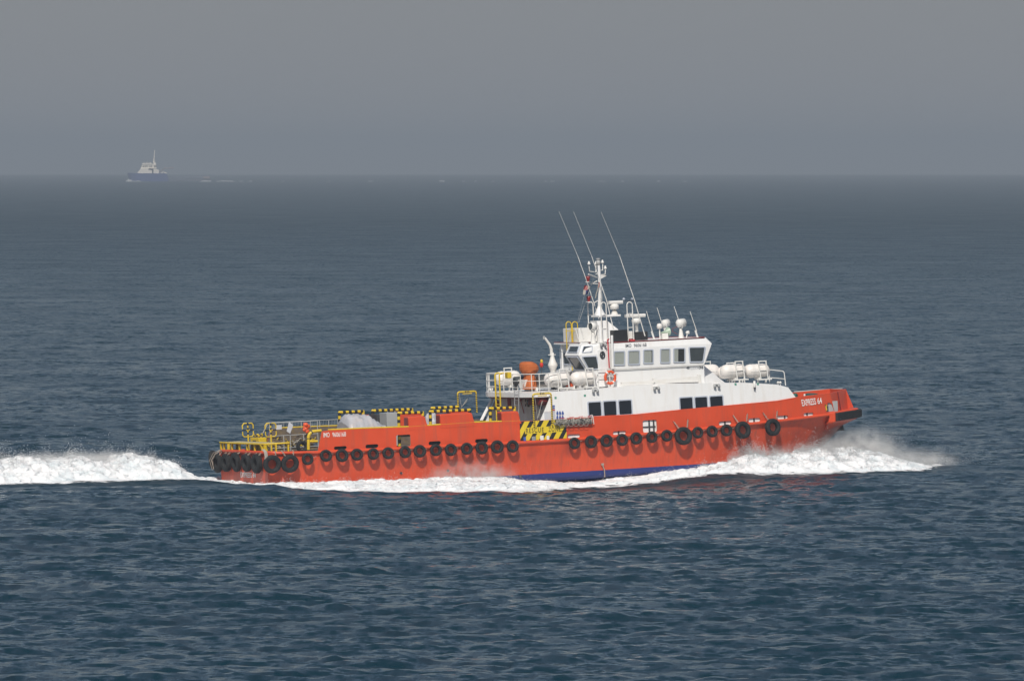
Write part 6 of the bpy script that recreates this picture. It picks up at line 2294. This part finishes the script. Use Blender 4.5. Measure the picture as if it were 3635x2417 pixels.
def scatter(n_, x0, x1, y0, y1, hf, wpow, rise, rmin, rmax):
    out = np.zeros((0, 3)); rr_ = np.zeros(0)
    while len(out) < n_:
        sx, sy = RNG.uniform(x0, x1, 60000), RNG.uniform(y0, y1, 60000)
        h = hf(sx, sy)
        clump = np.clip(fb(sx, sy, 6.0, FB2), 0, 3)
        w = np.clip(h, 0, None) ** wpow * (0.15 + clump)
        k = RNG.random(60000) < w / max(w.max(), 1e-6)
        sx, sy, h, clump = sx[k], sy[k], h[k], clump[k]
        z = h + RNG.exponential(1.0, len(h)) * rise * (0.3 + h) * (0.35 + 0.5 * clump) - 0.02
        X, Y = plan_world(sx, sy)
        out = np.concatenate([out, np.stack([X, Y, water_z(X, Y) + z], -1)])
        rr_ = np.concatenate([rr_, RNG.uniform(rmin, rmax, len(X)) * RNG.uniform(0.5, 1, len(X))])
    return out[:n_], rr_[:n_]


hn = lambda a, b: side_foam_h(a, b, -1)
p1, r1 = scatter(46000, 24, 41, -9, 0, hn, 1.3, 0.13, 0.008, 0.028)
p2, r2 = scatter(9000, -3, 24, -11, -2.5, hn, 1.0, 0.12, 0.010, 0.030)
p3, r3 = scatter(14000, 25, 41, 0, 9, lambda a, b: side_foam_h(a, b, 1), 1.6, 0.13, 0.010, 0.034)
drops('spray', 'flying white spray over the bow wave of the crew boat', np.concatenate([p1, p2, p3]), np.concatenate([r1, r2, r3]))
p4, r4 = scatter(40000, -22, -3.2, -5.5, 5.5, stern_foam_h, 1.5, 0.12, 0.008, 0.030)
drops('spray', 'flying white spray over the stern wake of the crew boat', p4, r4)


def mist(n_, cx, cy, cz, sx_, sy_, sz_, rmin, rmax, lean=0.0):
    a = RNG.normal(size=(n_, 3))
    sx = cx + a[:, 0] * sx_; z = np.abs(a[:, 2]) * sz_
    sy = cy + a[:, 1] * sy_
    g = np.clip(0.5 + 0.6 * fb(sx + z, sy + z * 0.7, 2.6, FB1), 0.02, 1)
    k = RNG.random(n_) < g
    sx, sy, z = sx[k] + lean * z[k], sy[k], z[k]
    X, Y = plan_world(sx, sy)
    return np.stack([X, Y, cz + z], -1), RNG.uniform(rmin, rmax, len(X))


mm = [mist(22000, 35.8, -2.0, 0.45, 1.5, 1.3, 0.66, 0.005, 0.012, -0.25), mist(9000, 35.2, 1.6, 0.4, 1.4, 1.2, 0.7, 0.005, 0.012, -0.25),
      mist(14000, 32.2, -3.0, 0.60, 1.8, 0.6, 0.32, 0.005, 0.011, -0.2), mist(14000, 38.4, -3.4, 0.2, 1.3, 1.4, 0.42, 0.006, 0.014, -0.3),
      mist(9000, 12.2, -4.0, -0.15, 1.3, 0.35, 0.45, 0.005, 0.011, -1.2), mist(9000, 28.2, -3.7, 0.7, 0.55, 0.5, 0.34, 0.008, 0.022, -0.2)]
drops('mist', 'fine white mist thrown up at the bow and along the side', np.concatenate([a for a, b in mm]), np.concatenate([b for a, b in mm]))


def mist_cloud(label, c, r, dens, scale, shear):
    """a small cloud of very fine spray: a closed body of air with uneven density"""
    X, Y = plan_world(np.array([c[0]]), np.array([c[1]]))
    m = bpy.data.materials.new('spray_mist')
    m.use_nodes = True
    n, l = m.node_tree.nodes, m.node_tree.links
    n.remove(n['Principled BSDF'])
    pv = n.new('ShaderNodeVolumePrincipled')
    pv.inputs['Color'].default_value = (0.99, 0.99, 0.99, 1)
    pv.inputs['Anisotropy'].default_value = -0.5
    tc = n.new('ShaderNodeTexCoord')
    dv = n.new('ShaderNodeVectorMath'); dv.operation = 'DIVIDE'; dv.inputs[1].default_value = r
    l.new(tc.outputs['Object'], dv.inputs[0])
    ln = n.new('ShaderNodeVectorMath'); ln.operation = 'LENGTH'; l.new(dv.outputs[0], ln.inputs[0])
    fo = n.new('ShaderNodeMapRange'); fo.interpolation_type = 'SMOOTHSTEP'; fo.inputs['From Min'].default_value = 1.0; fo.inputs['From Max'].default_value = 0.0
    l.new(ln.outputs['Value'], fo.inputs['Value'])
    tx = n.new('ShaderNodeTexNoise'); tx.inputs['Scale'].default_value = scale; tx.inputs['Detail'].default_value = 5; tx.inputs['Roughness'].default_value = 0.6
    l.new(tc.outputs['Object'], tx.inputs['Vector'])
    f2 = n.new('ShaderNodeMath'); f2.operation = 'POWER'; f2.inputs[1].default_value = 1.6; l.new(fo.outputs['Result'], f2.inputs[0])
    ns = n.new('ShaderNodeMapRange'); ns.inputs['From Min'].default_value = 0.40; ns.inputs['From Max'].default_value = 0.66; ns.inputs['To Max'].default_value = dens
    l.new(tx.outputs['Fac'], ns.inputs['Value'])
    mu = n.new('ShaderNodeMath'); mu.operation = 'MULTIPLY'; l.new(f2.outputs[0], mu.inputs[0]); l.new(ns.outputs['Result'], mu.inputs[1])
    l.new(mu.outputs[0], pv.inputs['Density'])
    l.new(pv.outputs[0], n['Material Output'].inputs['Volume'])
    MATS['spray_mist'] = m
    mb = MB().blob((0, 0, 0), r, 0, 3)
    o = mb.build('mist_cloud', 'spray_mist')
    o.matrix_world = Matrix.Translation((X[0], Y[0], c[2])) @ Matrix.Rotation(YAW, 4, 'Z')
    tag(o, label, 'spray', None, 'stuff')


mist_cloud('white mist blowing off the bow wave ahead of the stem', (35.3, -1.4, 0.55), (4.2, 3.0, 2.2), 2.9, 1.5, 0)
mist_cloud('thin mist at the forward tip of the bow wave', (38.4, -2.8, 0.1), (3.6, 2.4, 1.3), 1.3, 1.4, 0)
mist_cloud('white mist drifting up the hull side amidships', (11.3, -4.35, -0.25), (3.6, 0.6, 1.4), 5.0, 1.3, 0)
mist_cloud('thin mist hanging over the churned stern wake', (-9.5, 0.0, 0.75), (7.0, 3.2, 0.95), 1.6, 1.2, 0)
mist_cloud('mist between the bow wave and the red flare of the bow', (31.6, -3.3, 0.6), (4.4, 0.8, 1.1), 3.2, 1.4, 0)


# ------------------------------------------------------------------ the far supply vessel in the haze
FD = 6500.0


def far(px, py, dy=0.0):
    return Vector(((px - 1817.5) / FPX * FD, FD + dy, CAM_H - (py - EYE_Y) / FPX * FD))


FO = Vector((far(600, 640).x, FD, -FD ** 2 / (2 * EARTH_R)))
ship = link(bpy.data.objects.new('supply_vessel', None))
ship.location = FO
tag(ship, 'distant supply vessel with dark blue hull and cream superstructure, faint in the haze', 'ship')


def fpoly(pts, y0, y1, name, m, parent=None, taper=0.0):
    q = [far(a, b) - FO for a, b in pts]
    mb = MB()
    n_ = len(q)
    v0 = [(p.x, y0, p.z) for p in q]; v1 = [(p.x, y1, p.z) for p in q]
    mb.add(v0 + v1, [list(range(n_)), list(range(2 * n_ - 1, n_ - 1, -1))] + [[i, n_ + i, n_ + (i + 1) % n_, (i + 1) % n_] for i in range(n_)])
    return mb.build(name, m, parent or ship)


mat('far_blue', (0.025, 0.055, 0.22), 0.5)
mat('far_grey', (0.10, 0.12, 0.17), 0.5)
mat('far_cream', (0.90, 0.84, 0.74), 0.5)
mat('far_glass', (0.02, 0.02, 0.025), 0.3)
mat('far_rust', (0.24, 0.19, 0.19), 0.7)
q = lambda px, py: far(px, py) - FO


def far_hull():
    # plan narrows to the bow at the left
    st = [(452, 614, 0.6), (462, 614.5, 3.2), (480, 615.5, 5.4), (510, 616, 6.6), (560, 616, 7.0), (588, 616, 7.0), (594, 622, 7.0), (600, 636, 7.0)]
    rings = []
    for px, py, w in st:
        t, b = q(px, py), q(px + (10 if px < 470 else (5 if px < 490 else 0)), 648)
        rings.append([(t.x, -w, t.z), (t.x, w, t.z), (b.x, w * 0.85, b.z), (b.x, -w * 0.85, b.z)])
    MB().loft(rings).build('hull', 'far_blue', ship)
    rings = []
    for px, w in ((600, 7.0), (700, 7.0), (748, 6.4)):
        t, b = q(px, 634), q(px, 648)
        rings.append([(t.x, -w, t.z), (t.x, w, t.z), (b.x, w * 0.9, b.z), (b.x, -w * 0.9, b.z)])
    MB().loft(rings).build('after_hull', 'far_grey', ship)


far_hull()
fpoly([(489, 616), (492, 608), (497, 606), (500, 598), (540, 598), (556, 600), (560, 603), (566, 605), (565, 616)], -5.0, 5.0, 'superstructure', 'far_cream')
wh = fpoly([(499, 598), (504, 592), (506, 583), (508, 580.5), (540, 581), (556, 583), (556, 598)], -4.2, 4.2, 'wheelhouse', 'far_cream')
for a in (508, 514.5, 521, 531, 537, 548, 552):
    fpoly([(a, 593), (a + 4, 593), (a + 4, 588.5), (a, 588.5)], -4.35, -4.21, 'window', 'far_glass', wh)
fpoly([(528, 604), (545, 604), (545, 598.5), (530, 598.5)], -5.2, -5.01, 'boat_recess', 'far_glass')
fpoly([(541, 616), (546, 616), (546, 600), (541, 600)], -5.2, -5.01, 'door_recess', 'far_glass')
fpoly([(505, 580), (540, 580), (540, 584.5), (504, 585.5)], -4.5, 4.5, 'bridge_wing', 'far_cream')
fpoly([(545, 583), (554, 583), (553, 578), (546, 577)], -1.5, 1.5, 'funnel', 'far_cream')
MB().tube([q(546.5, 580), q(547.5, 560), q(549.5, 533)], 0.55, 8, r2=0.28).build('mast', 'far_cream', ship)
MB().tube([q(542, 573), q(552, 572.5)], 0.2, 6).build('yard', 'far_cream', ship)
for a, b in ((512, 577), (522, 576), (533, 577)):
    MB().tube([q(a, 581), q(a, b)], 0.3, 6).build('roof_antenna', 'far_cream', ship)
MB().tube([q(566, 612), q(585, 597.5), q(617, 597)], 0.4, 6).build('crane_boom', 'far_rust', ship)
for a, b, c in ((572, 592, 612), (577, 583, 609)):
    fpoly([(a, 616), (b, 616), (b, c), (a, c)], -2, 2, 'deck_gear', 'far_cream')
fpoly([(603, 632), (606, 626), (635, 628), (660, 626), (700, 625), (742, 624), (747, 632)], -6.5, 6.5, 'cargo_rail', 'far_grey')
fpoly([(640, 640), (651, 640), (651, 632), (640, 634)], -7.3, -6.4, 'side_panel', 'far_grey')
fpoly([(722, 634), (746, 634), (745, 627), (724, 627)], -7.3, -6.4, 'stern_panel', 'far_rust')


def foam_bars(name, label, items):
    mb = MB()
    rr_ = random.Random(2)
    for x0, x1, py, hh in items:
        n_ = max(4, int((x1 - x0) / 2))
        top = []
        for i in range(n_ + 1):
            px = x0 + (x1 - x0) * i / n_
            e = math.sin(math.pi * i / n_) ** 0.5 if 0 < i < n_ else 0.0
            p_ = far(px, py)
            z0 = -(FD ** 2) / (2 * EARTH_R) - 0.4
            top.append((p_.x, p_.y - 14, z0, z0 + 0.4 + hh * e * rr_.uniform(0.5, 1.1)))
        for a, b in zip(top[:-1], top[1:]):
            mb.add([(a[0], a[1] - 4, a[2]), (b[0], b[1] - 4, b[2]), (b[0], b[1], b[3]), (a[0], a[1], a[3]), (a[0], a[1] + 4, a[2]), (b[0], b[1] + 4, b[2])], [[0, 1, 2, 3], [3, 2, 5, 4]], 0, True)
    o = mb.build(name, 'spray_drops')
    tag(o, label, 'foam', None, 'stuff')


foam_bars('far_foam', 'thin white wash along the waterline of the distant supply vessel', [(449, 474, 640, 2.0), (470, 510, 642, 0.8), (712, 756, 642, 0.9), (770, 840, 642, 0.8)])
foam_bars('far_foam', 'scattered thin white crests far off along the horizon', [(850, 868, 643, 0.5), (880, 900, 643, 0.4), (1000, 1012, 643, 0.4), (1160, 1175, 644, 0.4), (1306, 1326, 644, 0.5), (1558, 1580, 644, 0.9), (1640, 1654, 644, 0.5), (1682, 1694, 644, 0.5), (1744, 1756, 644, 0.5), (1930, 1944, 643, 0.5), (1950, 1970, 642, 0.5), (2120, 2150, 642, 0.4), (2200, 2216, 643, 0.6), (2330, 2344, 643, 0.6), (2420, 2440, 642, 0.4)])
